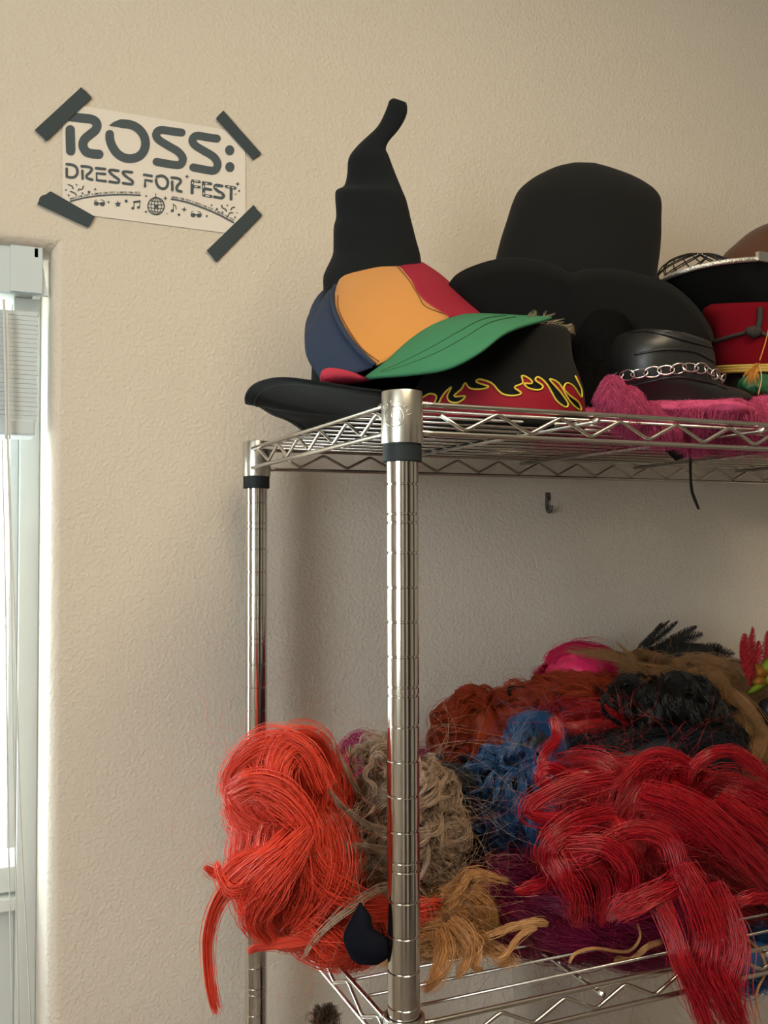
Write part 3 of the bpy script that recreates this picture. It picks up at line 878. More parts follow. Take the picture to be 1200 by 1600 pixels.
tape([(125, 565), (343, 690), (308, 745), (57, 628), (75, 590)], 'black tape strip on the lower left corner of the paper sign')
tape([(1125, 632), (1168, 682), (940, 915), (893, 858)], 'black tape strip on the lower right corner of the paper sign')

# wall hook
hk = thing('wall_hook', U(856, 785, WALL_Y), 'small grey hook fixed to the wall below the top shelf', 'hook')
c = U(855, 777, WALL_Y)
boxpart('hook_plate', (c[0], WALL_Y - .0012, c[2] + .001), (.0034, .0012, .0056), M['hook'], hk, .0005)
mb = MB(); pts = [U(855, 776, WALL_Y - .003), U(854, 788, WALL_Y - .004), U(855, 797, WALL_Y - .006), U(858, 800, WALL_Y - .010), U(861, 796, WALL_Y - .014), U(862, 789, WALL_Y - .015)]
mb.tube(catmull(pts, 20), .0022, 10); mb.build('hook_arm', M['hook'], hk)

# ================================================================== WIRE SHELVING
SL = 1.19      # shelf length post to post
unit = thing('wire_shelving_unit', (0, 0, FLOOR), 'chrome wire shelving unit with grooved round posts holding hats and wigs', 'shelving unit')
INCH = .0254
def post(x, y):
    prof = []
    z0 = FLOOR + .02; z1_ = .0665
    r = .01195
    zz = [z0]
    gro = []
    k = -2
    while -k * INCH > z0 + .01:
        z = -k * INCH
        if z < z1_ - .005:
            if (k - 1) % 5 == 0: gro += [z + .0032, z - .0032]
            else: gro.append(z)
        k += 1
    gro = sorted(gro)
    prof = [(0, z0), (r, z0)]
    for g_ in gro:
        prof += [(r, g_ - .0010), (r - .0007, g_ - .0004), (r - .0007, g_ + .0004), (r, g_ + .0010)]
    prof += [(r, z1_ - .001), (r - .001, z1_), (0, z1_)]
    mb = MB(); mb.lathe(prof, (x, y, 0), 40)
    p = mb.build('post', M['chrome'], unit, angle=40)
    mb = MB(); mb.lathe([(0, FLOOR), (.014, FLOOR), (.016, FLOOR + .006), (.009, FLOOR + .012), (.007, FLOOR + .03), (0, FLOOR + .03)], (x, y, 0), 24)
    mb.build('levelling_foot', M['sleeve'], p)
for x in (0, SL):
    for y in (0, D): post(x, y)

def shelf(dz):
    zt, zl = .0603 + dz, .0388 + dz
    # truss frame is the shelf's own mesh
    root = bpy.data.objects.new('wire_shelf', None); COL.objects.link(root); root.parent = unit
    root.matrix_parent_inverse = parent_world(unit).inverted(); root.location = (0, 0, zt)
    er = .00215
    for (nm, A_, B_) in (('front_rail', (0, -.002), (SL, -.002)), ('back_rail', (0, D + .002), (SL, D + .002)), ('side_rail', (-.0078, 0), (-.0078, D)), ('side_rail', (SL + .0078, 0), (SL + .0078, D))):
        A_ = np.array(A_); B_ = np.array(B_); L = np.linalg.norm(B_ - A_); d = (B_ - A_) / L
        mb = MB()
        for z in (zt, zl):
            p = A_ + d * .012; q = B_ - d * .012
            ps = [(A_[0] * .5 + (A_ + d * .02)[0] * .5 if False else p[0], p[1], z), (q[0], q[1], z)]
            mb.tube([(p[0], p[1], z), (p[0] + d[0] * .012, p[1] + d[1] * .012, z), ((p[0] + q[0]) / 2, (p[1] + q[1]) / 2, z), (q[0], q[1], z)], [er * 1.25, er, er, er], 10)
            # weld bead by the collar
            for t_ in (.017, .0195):
                w = A_ + d * t_; mb.tube([(w[0] - d[0] * .001, w[1] - d[1] * .001, z), (w[0], w[1], z), (w[0] + d[0] * .001, w[1] + d[1] * .001, z)], [er, er * 1.35, er], 8)
        # zigzag
        half = .02905 if nm != 'side_rail' else .0322
        s = .0515 if nm != 'side_rail' else .029
        hi, lo = zt - .0040, zl + .0030
        pts = []; up = (nm == 'side_rail')
        pts = [A_ + d * (s - half * .7)]; zs = [(lo + hi) / 2 + (-.004 if up else .004)]
        k = 0
        while s < L - .02:
            pts.append(A_ + d * s); zs.append(hi if up else lo); up = not up; s += half
        P3 = [np.array([p[0], p[1], z]) for p, z in zip(pts, zs)]
        out = [P3[0]]
        for i in range(1, len(P3) - 1):
            a, b, c_ = P3[i - 1], P3[i], P3[i + 1]
            u = (a - b) / np.linalg.norm(a - b); w = (c_ - b) / np.linalg.norm(c_ - b)
            for t_ in (1, .55, .2):
                out.append(b + u * .005 * t_ + (u + w) * 0.0006 * (1 - t_))
            out.append(b + (u + w) * .0012)
            for t_ in (.2, .55, 1):
                out.append(b + w * .005 * t_ + (u + w) * 0.0006 * (1 - t_))
        out.append(P3[-1])
        mb.tube(out, .00165, 8)
        mb.build(nm, M['wire'], root)
    # surface wires
    zs_ = zt + .0005
    y = -.002
    k = 0
    ys = [.026 + .0306 * i for i in range(12)]
    for y in ys:
        mb = MB(); mb.tube([(-.0095, y, zs_ - .0012), (SL * .5, y, zs_ - .0012), (SL + .0095, y, zs_ - .0012)], .00135, 8)
        mb.build('surface_wire', M['wire'], root)
    # cross braces
    x = .1703
    while x < SL - .03:
        mb = MB(); zb = zt - .0055
        mb.tube([(x, -.0085, zb), (x, 0, zb), (x, D * .5, zb), (x, D + .006, zb)], .0023, 10)
        mb.build('cross_brace', M['wire'], root); x += .1766
    # collars
    for cx in (0, SL):
        for cy_ in (0, D):
            top, bot = .0690 + dz, .0300 + dz
            mb = MB(); mb.lathe([(.0128, top), (.0150, top), (.0154, top - .0008), (.0158, bot + .0008), (.0156, bot), (.0132, bot), (.0128, top)], (cx, cy_, 0), 48)
            c_ = mb.build('corner_collar', M['satin'], root, angle=35)
            mb = MB(); mb.lathe([(.0121, top - .002), (.0128, top - .002), (.0132, bot), (.0146, bot), (.0146, bot - .0128), (.0138, bot - .0134), (.0121, bot - .0134)], (cx, cy_, 0), 48)
            mb.build('split_sleeve', M['sleeve'], root, angle=35)
            if cx == 0 and cy_ == 0:
                # raised round emblem and ring of lettering on the collar face
                bv = bvh_of(c_)
                mbe = MB()
                ccx, ccy = 616, 651 if dz == 0 else 1650
                if dz == 0:
                    def hp(a, r): return hit(bv, ccx + r * math.cos(a), ccy + r * 1.03 * math.sin(a), .00012)
                    for r in (15.2,):
                        mbe.tube([hp(a, r) for a in np.linspace(0, 2 * math.pi, 40, endpoint=False)], .00042, 6, closed=True)
                    def gl(strokes, x, y, w, h, rot=0.0):
                        for st in strokes:
                            pts = []
                            for a, b in st:
                                u, v = (a - .3) * w, -(b - .5) * h
                                pts.append((x + u * math.cos(rot) - v * math.sin(rot), y + u * math.sin(rot) + v * math.cos(rot)))
                            q = [hit(bv, *p, .00008) for p in pts]
                            if all(v is not None for v in q): mbe.tube(q, .00026, 5)
                    gl([[(.6, 1), (0, .9), (0, .55), (.6, .45), (.6, .1), (0, 0)]], 614, 652, 8, 19)
                    gl([[(0, 1), (.6, 1)], [(.3, 1), (.3, 0)]], 619, 648, 9, 16)
                    gl([[(0, 0), (0, 1), (.5, .95), (.5, .55), (0, .5), (.6, 0)]], 625, 654, 7, 14)
                    txt = 'SHELVTCSUSA'
                    F2 = dict(FONT); F2['H'] = [[(0, 0), (0, 1)], [(.6, 0), (.6, 1)], [(0, .5), (.6, .5)]]; F2['L'] = [[(0, 1), (0, 0), (.6, 0)]]
                    F2['V'] = [[(0, 1), (.3, 0), (.6, 1)]]; F2['C'] = [[(.6, 1), (0, .8), (0, .2), (.6, 0)]]; F2['U'] = [[(0, 1), (0, .1), (.6, .1), (.6, 1)]]; F2['A'] = [[(0, 0), (.3, 1), (.6, 0)]]
                    marks = [(198, 'S'), (212, 'R'), (226, 'E'), (240, 'T'), (258, 'S'), (288, 'L'), (304, 'S'), (320, 'F'), (336, 'R'), (352, 'T')]
                    for dg, ch in marks:
                        a = math.radians(dg); gl(F2[ch], ccx + 22.5 * math.cos(a), ccy + 22.5 * math.sin(a), 5.5, 6.5, a + math.pi / 2)
                    mbe.build('stamped_emblem', M['satin'], c_)
    return root
shelf(0); shelf(-DROP); shelf(-2 * DROP)

# ================================================================== HATS
def hat_tube(name, pts, r, mat, parent, n=60, sides=6, closed=False):
    mb = MB(); P = catmull(pts, n, closed=closed); mb.tube(P, r, sides, closed=closed); return mb.build(name, mat, parent)

# --- witch hat
wh = thing('witch_hat', (0.10, .24, SHELF_Z), 'tall black crooked witch hat with its tip bent right, brim drooping off the shelf', 'hat')
Yw = .26
rows = [(488, 640, 672, 640), (490, 600, 672, 600), (488, 550, 668, 550), (492, 500, 664, 500), (501, 468, 661, 465), (506, 455, 660, 452), (506, 430, 658, 430), (518, 400, 655, 399), (520, 384, 652, 384), (522, 355, 646, 356), (526, 338, 642, 340),
        (524, 311, 636, 313), (526, 297, 631, 299), (539, 290, 627, 287), (545, 270, 620, 268), (547, 247, 609, 243), (557, 231, 604, 233), (571, 215, 608, 222), (588, 197, 618, 209), (600, 180, 628, 193), (607, 166, 635, 178), (610, 158, 636, 168), (616, 154, 634, 160)]
loft('crown', [ring_px(a, b, c, d, Yw + .0 * i, -.85) for i, (a, b, c, d) in enumerate(rows)], M['felt'], wh, sub=3, wrinkle=.004, wscale=22, seed=3)
cen = ring_px(488, 640, 672, 640, Yw, -.85).mean(0)
outer = [(383, 629, .19), (387, 611, .165), (404, 598, .135), (440, 591, .10), (495, 597, .07), (560, 607, .05), (606, 613, .055), (636, 622, .11), (680, 626, .19), (722, 620, .27), (715, 670, .38), (640, 685, .42), (560, 692, .43), (512, 690, .40), (480, 676, .34), (450, 657, .29), (425, 647, .25), (400, 632, .215)]
br, O = brim('brim', cen, (.035, .032), [U(*p) for p in outer], M['felt'], wh, .084, sag=.002, power=1.3, thick=.0022)
inner_st = [p * .93 + cen * .07 + np.array([0, 0, -.0022]) for p in O]
mb = MB(); mb.tube(np.array(inner_st), .0006, 5, closed=True); mb.build('brim_stitching', M['stitch_black'], wh)

# --- tall stovepipe hat
th = thing('tall_hat', (0.33, .27, SHELF_Z), 'tall black flat-sided hat with a wavy upturned brim against the wall', 'hat')
Yt = .27
rows = [(760, 560, 1022, 560), (764, 500, 1024, 500), (768, 440, 1026, 445), (781, 385, 1031, 388), (792, 345, 1033, 348), (801, 314, 1034, 316), (809, 297, 1026, 299), (824, 283, 1008, 285), (842, 272, 985, 273), (870, 260, 955, 262), (897, 254, 930, 255)]
loft('crown', [ring_px(a, b, c, d, Yt, -.80) for a, b, c, d in rows], M['felt_b'], th, sub=4, wrinkle=.0025, wscale=18, cap0=False, seed=9)
cen = ring_px(764, 560, 1020, 560, Yt, -.8).mean(0)
outer = [(696, 470, .22), (702, 442, .20), (723, 423, .185), (767, 407, .17), (805, 403, .16), (842, 407, .15), (871, 416, .145), (892, 427, .14), (920, 421, .14), (962, 420, .145), (1001, 428, .15), (1040, 440, .16), (1070, 461, .17), (1093, 486, .18), (1110, 513, .20), (1116, 535, .24), (1110, 530, .32), (1060, 500, .40), (960, 470, .44), (850, 460, .445), (760, 465, .42), (715, 480, .34)]
brim('brim', cen, (.088, .070), [U(*p) for p in outer], M['felt_b'], th, .105, sag=.004, power=1.25, thick=.0025)
hat_tube('crown_band', ring_px(766, 470, 1025, 473, Yt, -.81, N=40), .0012, M['felt'], th, 80, 6, True)

# black lump between
fh = thing('fur_hat', U(940, 640, .19), 'fuzzy jet black hat squeezed between the flame visor and the leather cap', 'hat')
fr_ = [ring_px(*r) for r in [(868, 660, 1005, 660, .19, .06), (865, 620, 1010, 620, .19, .065), (868, 570, 1008, 570, .19, .062), (875, 525, 995, 525, .19, .055), (890, 490, 975, 490, .19, .045), (910, 474, 955, 474, .19, .02)]]
loft('crown', fr_, M['fur_black'], fh, sub=4, wrinkle=.004, wscale=40)
lp = [lump_axes(938, 565, .19, 66, 90, .06)]
s, r = flyaways(lp, 900, .02, K=5, rad=.00016, out=.006, wave=.001); strands_to_mesh('pile', s, r, M['fur_black'], fh)

# --- flame visor
fv = thing('flame_visor', U(790, 660, .14), 'black visor cap with red flames outlined in yellow and a fuzzy tuft on top', 'hat')
Yf = .135
rows = [(640, 664, 916, 667), (640, 640, 914, 645), (648, 610, 912, 612), (665, 585, 905, 588), (690, 560, 895, 562), (708, 535, 892, 537), (722, 517, 890, 516), (735, 511, 878, 510)]
body = loft('visor_body', [ring_px(a, b, c, d, Yf, .085, N=72) for a, b, c, d in rows], M['felt_b'], fv, sub=4)
bv = bvh_of(body)
def z9(X, Y): return (460 + X / 2.553, 380 + Y / 2.553)
fl = [(516, 618), (545, 602), (572, 612), (562, 645), (578, 640), (600, 603), (630, 576), (614, 612), (626, 634), (658, 636), (684, 612), (640, 612), (668, 585), (684, 560), (702, 580), (745, 584), (775, 574), (728, 556), (742, 545), (786, 560), (812, 588), (832, 604), (870, 610), (903, 600), (876, 576), (908, 560), (905, 530), (938, 545), (944, 561), (914, 562), (932, 580), (970, 587), (988, 572), (958, 548), (970, 536), (1000, 560), (1024, 600), (1042, 630), (1076, 655), (1086, 640), (1062, 602), (1036, 572), (1014, 544), (1052, 562), (1086, 620), (1112, 652), (1138, 667), (1128, 636), (1090, 606), (1070, 580), (1082, 560), (1108, 572), (1128, 600), (1140, 616), (1138, 582), (1114, 531)]
flc = catmull([z9(*p) for p in fl], len(fl) * 4)
flc = flc[~np.isnan(flc).any(1)]
poly = [tuple(p) for p in flc] + [z9(1130, 532), z9(1150, 620), z9(1160, 690), z9(950, 695), z9(750, 692), z9(600, 700), z9(512, 705), z9(508, 650)]
try:
    decal('flame_print', poly, lambda x, y: hit(bv, x, y, .0009), M['flame_red'], fv, 4)
except Exception as e:
    print('decal', e)
mb = MB()
seg = []
for p in flc:
    h = hit(bv, p[0], p[1], .0014)
    if h is not None: seg.append(h)
mb.tube(np.array(seg), .00085, 6); mb.build('flame_outline', M['flame_yellow'], fv)
tr = []
gs = []; 
SS = []; RR = []
for k in range(70):
    x = random.uniform(815, 888); y0_ = 512 + random.uniform(-2, 6)
    a = random.gauss(-1.4 if x < 850 else -.5, .6); L = random.uniform(12, 34) if x < 860 else random.uniform(8, 18)
    g = [U(x, y0_, .09), U(x + L * .5 * math.cos(a) + random.uniform(-3, 3), y0_ + L * .5 * math.sin(a), .09), U(x + L * math.cos(a + .3), y0_ + L * math.sin(a + .3), .09 + random.uniform(-.01, .01))]
    s, r = lock(g, 7, .0008, .0016, K=8, fine=.00022); SS.append(s); RR.append(r)
strands_to_mesh('hair_tuft', np.concatenate(SS), np.concatenate(RR), M['h_grey'], fv)

# --- colourful cap
cap = thing('baseball_cap', U(600, 600, .18), 'multicoloured baseball cap with orange, crimson and navy panels and green visor', 'hat')
apex = (548, 431, .29)
seams = {
 'A': [apex, (527, 449, .25), (523, 475, .20), (538, 512, .150), (562, 545, .118), (589, 571, .10)],
 'B': [apex, (583, 415, .285), (614, 412, .24), (638, 432, .18), (660, 468, .14), (702, 496, .12)],
 'C': [apex, (606, 413, .32), (662, 424, .305), (706, 452, .27), (735, 477, .23), (752, 493, .20)],
 'D': [apex, (590, 430, .34), (630, 465, .37), (655, 500, .38), (668, 540, .37), (670, 575, .35)],
 'E': [apex, (520, 445, .33), (500, 480, .345), (495, 520, .345), (505, 560, .335), (525, 590, .32)],
 'F': [apex, (516, 458, .285), (492, 492, .245), (479, 527, .21), (482, 560, .18), (503, 594, .150)]}
SC = {k: catmull([U(*p) for p in v], 26) for k, v in seams.items()}
cc = np.mean([SC[k].mean(0) for k in SC], axis=0)
panel_objs = {}
def panel(a, b, mat, bulge, name='crown_panel'):
    V_ = []; F_ = []; nt = 18; n = 26
    for i in range(n):
        for j in range(nt + 1):
            t = j / nt; p = SC[a][i] * (1 - t) + SC[b][i] * t
            d = p - cc; d /= np.linalg.norm(d)
            w = math.sin(math.pi * t) * bulge * min(1, np.linalg.norm(SC[a][i] - SC[b][i]) / .08)
            V_.append(p + d * w + d * .0012 * noise.noise(Vector(p * 45)))
    for i in range(n - 1):
        for j in range(nt):
            q = i * (nt + 1) + j; F_.append((q, q + 1, q + nt + 2, q + nt + 1))
    o = mesh(name, V_, F_, mat, cap); s = o.modifiers.new('thickness', 'SOLIDIFY'); s.thickness = .0014; s.offset = 1 if False else 0
    panel_objs[a + b] = o
    return o
panel('A', 'B', M['cap_orange'], .012)['label'] = 'orange crown panel'
panel('B', 'C', M['cap_red'], .013)['label'] = 'crimson crown panel'
panel('C', 'D', M['cap_green'], .012); panel('D', 'E', M['cap_orange'], .012)
panel('E', 'F', M['cap_navy'], .008)['label'] = 'navy crown panel'; panel('F', 'A', M['cap_navy'], .008)['label'] = 'navy crown panel'
bo = bvh_of(panel_objs['AB'])
for pts in ([(529, 463), (530, 485), (545, 516), (566, 546), (592, 566)], [(618, 415), (637, 437), (652, 460), (664, 480), (694, 492)]):
    P = [hit(bo, *p, .0011) for p in catmull(pts, 26)]
    P = [p for p in P if p is not None]
    if len(P) > 4:
        mb = MB(); mb.tube(np.array(P), .00042, 5); mb.build('seam_stitching', M['thread'], cap)
mb = MB(); mb.tube(np.array(SC['A']) + np.array([-.003, -.001, 0]), .0022, 8); mb.build('seam_tape', M['cap_navy'], cap)
I_ = catmull([U(*p) for p in [(572, 590, .10), (602, 567, .10), (640, 532, .105), (680, 506, .118), (716, 493, .15), (750, 491, .20)]], 40)
O_ = catmull([U(*p) for p in [(577, 591, .092), (640, 586, .055), (700, 576, .03), (748, 552, .02), (795, 518, .028), (862, 497, .07)]], 40)
V_ = []; F_ = []; K_ = 14
for i in range(40):
    for j in range(K_ + 1):
        t = j / K_; p = I_[i] * (1 - t) + O_[i] * t
        p = p + np.array([0, 0, 1]) * .006 * math.sin(math.pi * t) * math.sin(math.pi * i / 39) ; V_.append(p)
for i in range(39):
    for j in range(K_):
        q = i * (K_ + 1) + j; F_.append((q, q + 1, q + K_ + 2, q + K_ + 1))
vis = mesh('visor', V_, F_, M['cap_green'], cap); s = vis.modifiers.new('thickness', 'SOLIDIFY'); s.thickness = .0028; s.offset = 0
vis['label'] = 'curved green visor'
for t_ in (.55, .68):
    P = np.array([V_[i * (K_ + 1) + int(round(t_ * K_))] for i in range(3, 37)]) + np.array([0, -.0008, .0016])
    mb = MB(); mb.tube(P, .0004, 5); mb.build('visor_stitching', M['thread_g'], cap)
rr = [ring_px(*r) for r in [(500, 592, 504, 592, .118, .003)]]
V0 = []
for (x, y, h, dpt) in [(500, 592, 3, .004), (503, 591, 11, .010), (512, 590, 14.5, .013), (526, 589, 13, .013), (545, 590, 10, .012), (562, 592, 6.5, .008), (580, 593, 2, .004)]:
    c_ = U(x, y, .118); sc_ = depth_at(x, y, .118) / F
    th_ = np.arange(24) * 2 * math.pi / 24
    V0.append(c_ + np.outer(np.cos(th_), CU * h * sc_) + np.outer(np.sin(th_), FH * dpt))
o = loft('sweatband', V0, M['strap_red'], cap, sub=4); o['label'] = 'folded red sweatband'
mb = MB(); mb.tube(catmull([U(*p) for p in [(513, 600, .103), (509, 594, .101), (514, 591, .1), (519, 595, .101)]], 14), .0009, 6); mb.build('sweatband_fold', M['flame_red'], cap)

# --- leather cap with chain
lc = thing('leather_cap', U(1050, 640, .12), 'black leather cap with a silver chain around its band', 'hat')
Yl = .13
rows = [(962, 640, 1178, 624), (955, 624, 1172, 616), (950, 606, 1150, 607), (950, 592, 1128, 600), (948, 570, 1118, 575), (950, 552, 1117, 558), (955, 540, 1114, 545), (962, 528, 1113, 541), (975, 520, 1108, 533), (1000, 514, 1080, 524)]
lb = loft('leather_crown', [ring_px(a, b, c, d, Yl, .058) for a, b, c, d in rows], M['leather'], lc, sub=3, wrinkle=.003, wscale=28)
bl_ = bvh_of(lb)
for pts in ([(983, 520), (1020, 519), (1070, 532), (1112, 543)], [(992, 554), (1040, 546), (1085, 550), (1116, 566)], [(970, 606), (1050, 590), (1100, 596), (1135, 608)]):
    P = [hit(bl_, *p, .0006) for p in catmull(pts, 30)]; P = [p for p in P if p is not None]
    if len(P) > 4:
        mb = MB(); mb.tube(np.array(P), .0012, 6); mb.build('leather_seam', M['leather'], lc)
chn = bpy.data.objects.new('chain', None); COL.objects.link(chn); chn.parent = lc; chn.matrix_parent_inverse = parent_world(lc).inverted(); chn.location = U(1050, 580, .08)
cp = [(962, 588), (992, 584), (1022, 581), (1052, 577.5), (1075, 575), (1095, 577), (1110, 584), (1121, 591), (1130, 598)]
path = [hit(bl_, *p, .0028) for p in catmull(cp, 60)]; path = np.array([p for p in path if p is not None])
dd = np.r_[0, np.cumsum(np.linalg.norm(np.diff(path, axis=0), axis=1))]
nl = 12
for k in range(nl):
    s_ = dd[-1] * (k + .5) / nl; c_ = np.array([np.interp(s_, dd, path[:, i]) for i in range(3)])
    c2 = np.array([np.interp(min(dd[-1], s_ + .003), dd, path[:, i]) for i in range(3)]); c1 = np.array([np.interp(max(0, s_ - .003), dd, path[:, i]) for i in range(3)])
    t = (c2 - c1); t /= np.linalg.norm(t); up = np.array([0, 0, 1.0]); up -= t * (up @ t); up /= np.linalg.norm(up); nn = np.cross(t, up)
    tl = .5 if k % 2 else -.5
    up2 = up * math.cos(tl) + nn * math.sin(tl)
    hl = dd[-1] / nl * .66
    a = np.linspace(0, 2 * math.pi, 20, endpoint=False)
    ring = c_ + np.outer(np.cos(a), t) * hl + np.outer(np.sin(a), up2) * .0052
    mb = MB(); mb.tube(ring, .00085, 8, closed=True); mb.build('chain_link', M['silver'], chn)

# --- silver-trim hat with net veil
sh = thing('pirate_hat', U(1190, 520, .3), 'black hat with silver sequin trimmed brim and fishnet veil', 'hat')
outer = [(1022, 446, .31), (1034, 437, .28), (1055, 427, .255), (1085, 417.5, .235), (1120, 410, .22), (1155, 405.5, .21), (1192, 403.5, .21), (1240, 405, .215), (1300, 418, .24), (1335, 436, .30), (1300, 450, .40), (1200, 452, .44), (1100, 452, .43), (1045, 452, .38)]
outP = [U(*p) for p in outer]
cen = U(1190, 490, .31)
_, O = brim('brim', cen, (.075, .055), outP, M['felt_b'], sh, U(1150, 488, .25)[2], sag=.006, power=.9, thick=.0025)
loft('crown', [ring_px(*r) for r in [(1150, 500, 1290, 500, .31, .045), (1155, 470, 1288, 470, .31, .045), (1160, 440, 1280, 440, .31, .042), (1180, 422, 1260, 422, .31, .03)]], M['felt_b'], sh, sub=3)
Of = catmull(outP, 200, closed=True)
mb = MB(); mb.tube(Of + np.array([0, 0, -.001]), .0032, 8, closed=True); mb.build('sequin_trim', M['sequin'], sh)
c_ = U(1191, 402, .207); boxpart('buckle', c_, (.008, .003, .006), M['silver'], sh, .001)
mb = MB()
lpC, lpA = lump_axes(1094, 442, .32, 70, 47, .07)
def ell(u, v):   # u around, v height param
    return lpC + np.array([math.cos(u) * math.cos(v), math.sin(v), math.sin(u) * math.cos(v)]) @ lpA
for k in range(11):
    for sg in (1, -1):
        P = [ell(math.pi + math.pi * (k - 2) / 7 + sg * t * 1.25, t * 1.35) for t in np.linspace(0, 1, 18)]
        mb.tube(P, .00085, 5)
mb.build('fishnet_veil', M['net'], sh)

# --- brown hat
bh = thing('brown_hat', U(1220, 560, .38), 'brown felt hat crown rising behind the silver trimmed hat', 'hat')
rows = [(1120, 705, 1335, 705), (1105, 600, 1345, 600), (1105, 520, 1342, 520), (1110, 450, 1336, 450), (1126, 404, 1324, 404), (1148, 382, 1308, 382), (1174, 362, 1286, 362), (1200, 349, 1258, 349), (1218, 345, 1238, 345)]
loft('crown', [ring_px(a, b, c, d, .385, .062) for a, b, c, d in rows], M['brown'], bh, sub=3, wrinkle=.003)

# --- red drum hat
rh = thing('drum_hat', U(1210, 600, .2), 'red wool drum hat with gold braid band and dark cord', 'hat')
Yr = .21
rows = [(1128, 640, 1280, 640), (1126, 600, 1284, 598), (1124, 586, 1288, 584), (1120, 578, 1290, 576), (1114, 545, 1296, 540), (1106, 515, 1302, 510), (1098, 486, 1310, 480), (1110, 476, 1300, 474)]
rb = loft('felt_body', [ring_px(a, b, c, d, Yr, .062) for a, b, c, d in rows[3:]], M['hat_red'], rh, sub=3)
loft('black_base', [ring_px(a, b, c, d, Yr, .061) for a, b, c, d in rows[:4]], M['felt_b'], rh, sub=2)
for i, yy in enumerate((574, 578, 582)):
    P = ring_px(1119, yy + .5, 1291, yy - 2.5, Yr, .0635, N=60)
    mb = MB(); mb.tube(P, .0021, 6, closed=True); mb.build('gold_braid', M['gold'], rh)
brd = bvh_of(rb)
def on_red(pts, r, nm, n=30, off=.003):
    P = [hit(brd, *p, off) for p in catmull(pts, n)]; P = [p for p in P if p is not None]
    mb = MB(); mb.tube(np.array(P), r, 8); return mb.build(nm, M['dk_cord'], rh)
on_red([(1112, 535), (1130, 530), (1150, 524), (1172, 519), (1186, 520), (1210, 530)], .0022, 'cord')
on_red([(1187, 482), (1186, 500), (1184, 516)], .0034, 'cord')
c_ = hit(brd, 1178, 519, .004); mb = MB()
lpk = (c_, np.array([CR * .0105, CU * .0072, FH * .006]))
core_mesh('cord_knot', [lpk], M['dk_cord'], rh, 1.0, .3)
tsl = thing('tassel', U(1184, 600, .10), 'mustard gold tassel hanging in front of the red drum hat', 'tassel')
SS = []; RR = []
for k in range(26):
    a = random.uniform(-.9, .15); L = random.uniform(24, 42)
    e = (1184 + L * math.sin(a), 568 + L * math.cos(a) * .92)
    g = [U(1184 + random.uniform(-4, 4), 568, .105), U((1184 + e[0]) / 2 + random.uniform(-3, 3) - 2, (568 + e[1]) / 2, .10), U(*e, .10)]
    s, r = lock(g, 8, .0006, .0013, K=10, fine=.0003); SS.append(s); RR.append(r)
strands_to_mesh('fringe', np.concatenate(SS), np.concatenate(RR), M['tassel'], tsl)
mb = MB(); mb.tube(catmull([U(1203, 505, .12), U(1196, 535, .115), U(1187, 563, .11)], 16), .0007, 6); mb.build('hanging_thread', M['tassel'], tsl)
mb = MB(); mb.tube(catmull([U(1186, 570, .10), U(1190, 590, .098), U(1185, 616, .098)], 16), .0006, 6); mb.build('loose_thread', M['h_gold'], tsl)
gc = [lump_axes(1192, 604, .13, 40, 20, .03)]
tag(core_mesh('green_cloth', gc, M['green_cloth'], None, 1.0, .25), 'small dark green satin bundle below the tassel', 'cloth')

# --- pink fur
pf = thing('pink_fur_hat', U(1080, 660, .15), 'hot pink faux fur piece lying flat on the wire shelf', 'hat')
def ell_lump(c, r):   # plain world ellipsoid (r along x, z, y)
    return (np.array(c, float), np.array([[r[0], 0, 0], [0, 0, r[2]], [0, r[1], 0]]))
p1 = U(965, 628, .045); 
furL = [lump_axes(957, 618, .05, 18, 30, .025), lump_axes(980, 632, .05, 24, 28, .03), lump_axes(1008, 648, .055, 26, 20, .03), lump_axes(1035, 662, .06, 24, 14, .03),
        lump_axes(1088, 662, .09, 38, 32, .05), lump_axes(1135, 655, .10, 62, 36, .07), lump_axes(1200, 655, .10, 62, 37, .07),
        ell_lump((.335, .16, .078), (.10, .14, .016)), ell_lump((.50, .16, .080), (.10, .13, .018))]
core_mesh('fur_base', furL, M['pink_fur'], pf, .97, .12)
s1, r1 = flyaways(furL, 26000, .008, K=4, rad=.00018, out=.005, wave=.0008); strands_to_mesh('fur_pile', s1, r1, M['pink_fur'], pf)
el = thing('elastic_strap', U(1075, 705, .2), 'black elastic strap dangling through the wires below the pink fur', 'strap')
mb = MB()
def ribbon(mb, pts, wdt, n=24, dirv=CR):
    P = catmull(pts, n); w = np.interp(np.linspace(0, 1, n), np.linspace(0, 1, len(wdt)), wdt)
    V_ = []
    for p, q in zip(P, w):
        V_ += [p - dirv * q / 2, p + dirv * q / 2, p + dirv * q / 2 + FH * .0008, p - dirv * q / 2 + FH * .0008]
    F_ = [(0, 1, 2, 3), tuple(4 * (n - 1) + i for i in (3, 2, 1, 0))]
    for i in range(n - 1):
        for j in range(4): F_.append((4 * i + j, 4 * i + (j + 1) % 4, 4 * (i + 1) + (j + 1) % 4, 4 * (i + 1) + j))
    mb.add(V_, F_)
ribbon(mb, [U(*p) for p in [(1078, 700, .13), (1079, 715, .125), (1079, 742, .125), (1081, 766, .125), (1086, 781, .125), (1092, 796, .125)]], [.003, .0028, .0026, .0032, .0034, .0026])
mb.build('hanging_end', M['elastic'], el)
mb = MB(); ribbon(mb, [U(*p) for p in [(1042, 678, .125), (1055, 688, .12), (1072, 700, .12)]], [.005, .008, .006], 10, CU)
mb.build('strap_loop', M['elastic'], el)
P = [U(*p, .14) for p in [(1040, 703), (1106, 703), (1080, 711), (1056, 720), (1048, 712)]]
V_ = P + [p + FH * .002 for p in P]; m_ = len(P)
mb = MB(); mb.add(V_, [tuple(range(m_)), tuple(range(m_, 2 * m_))[::-1]] + [(i, i + m_, (i + 1) % m_ + m_, (i + 1) % m_) for i in range(m_)])
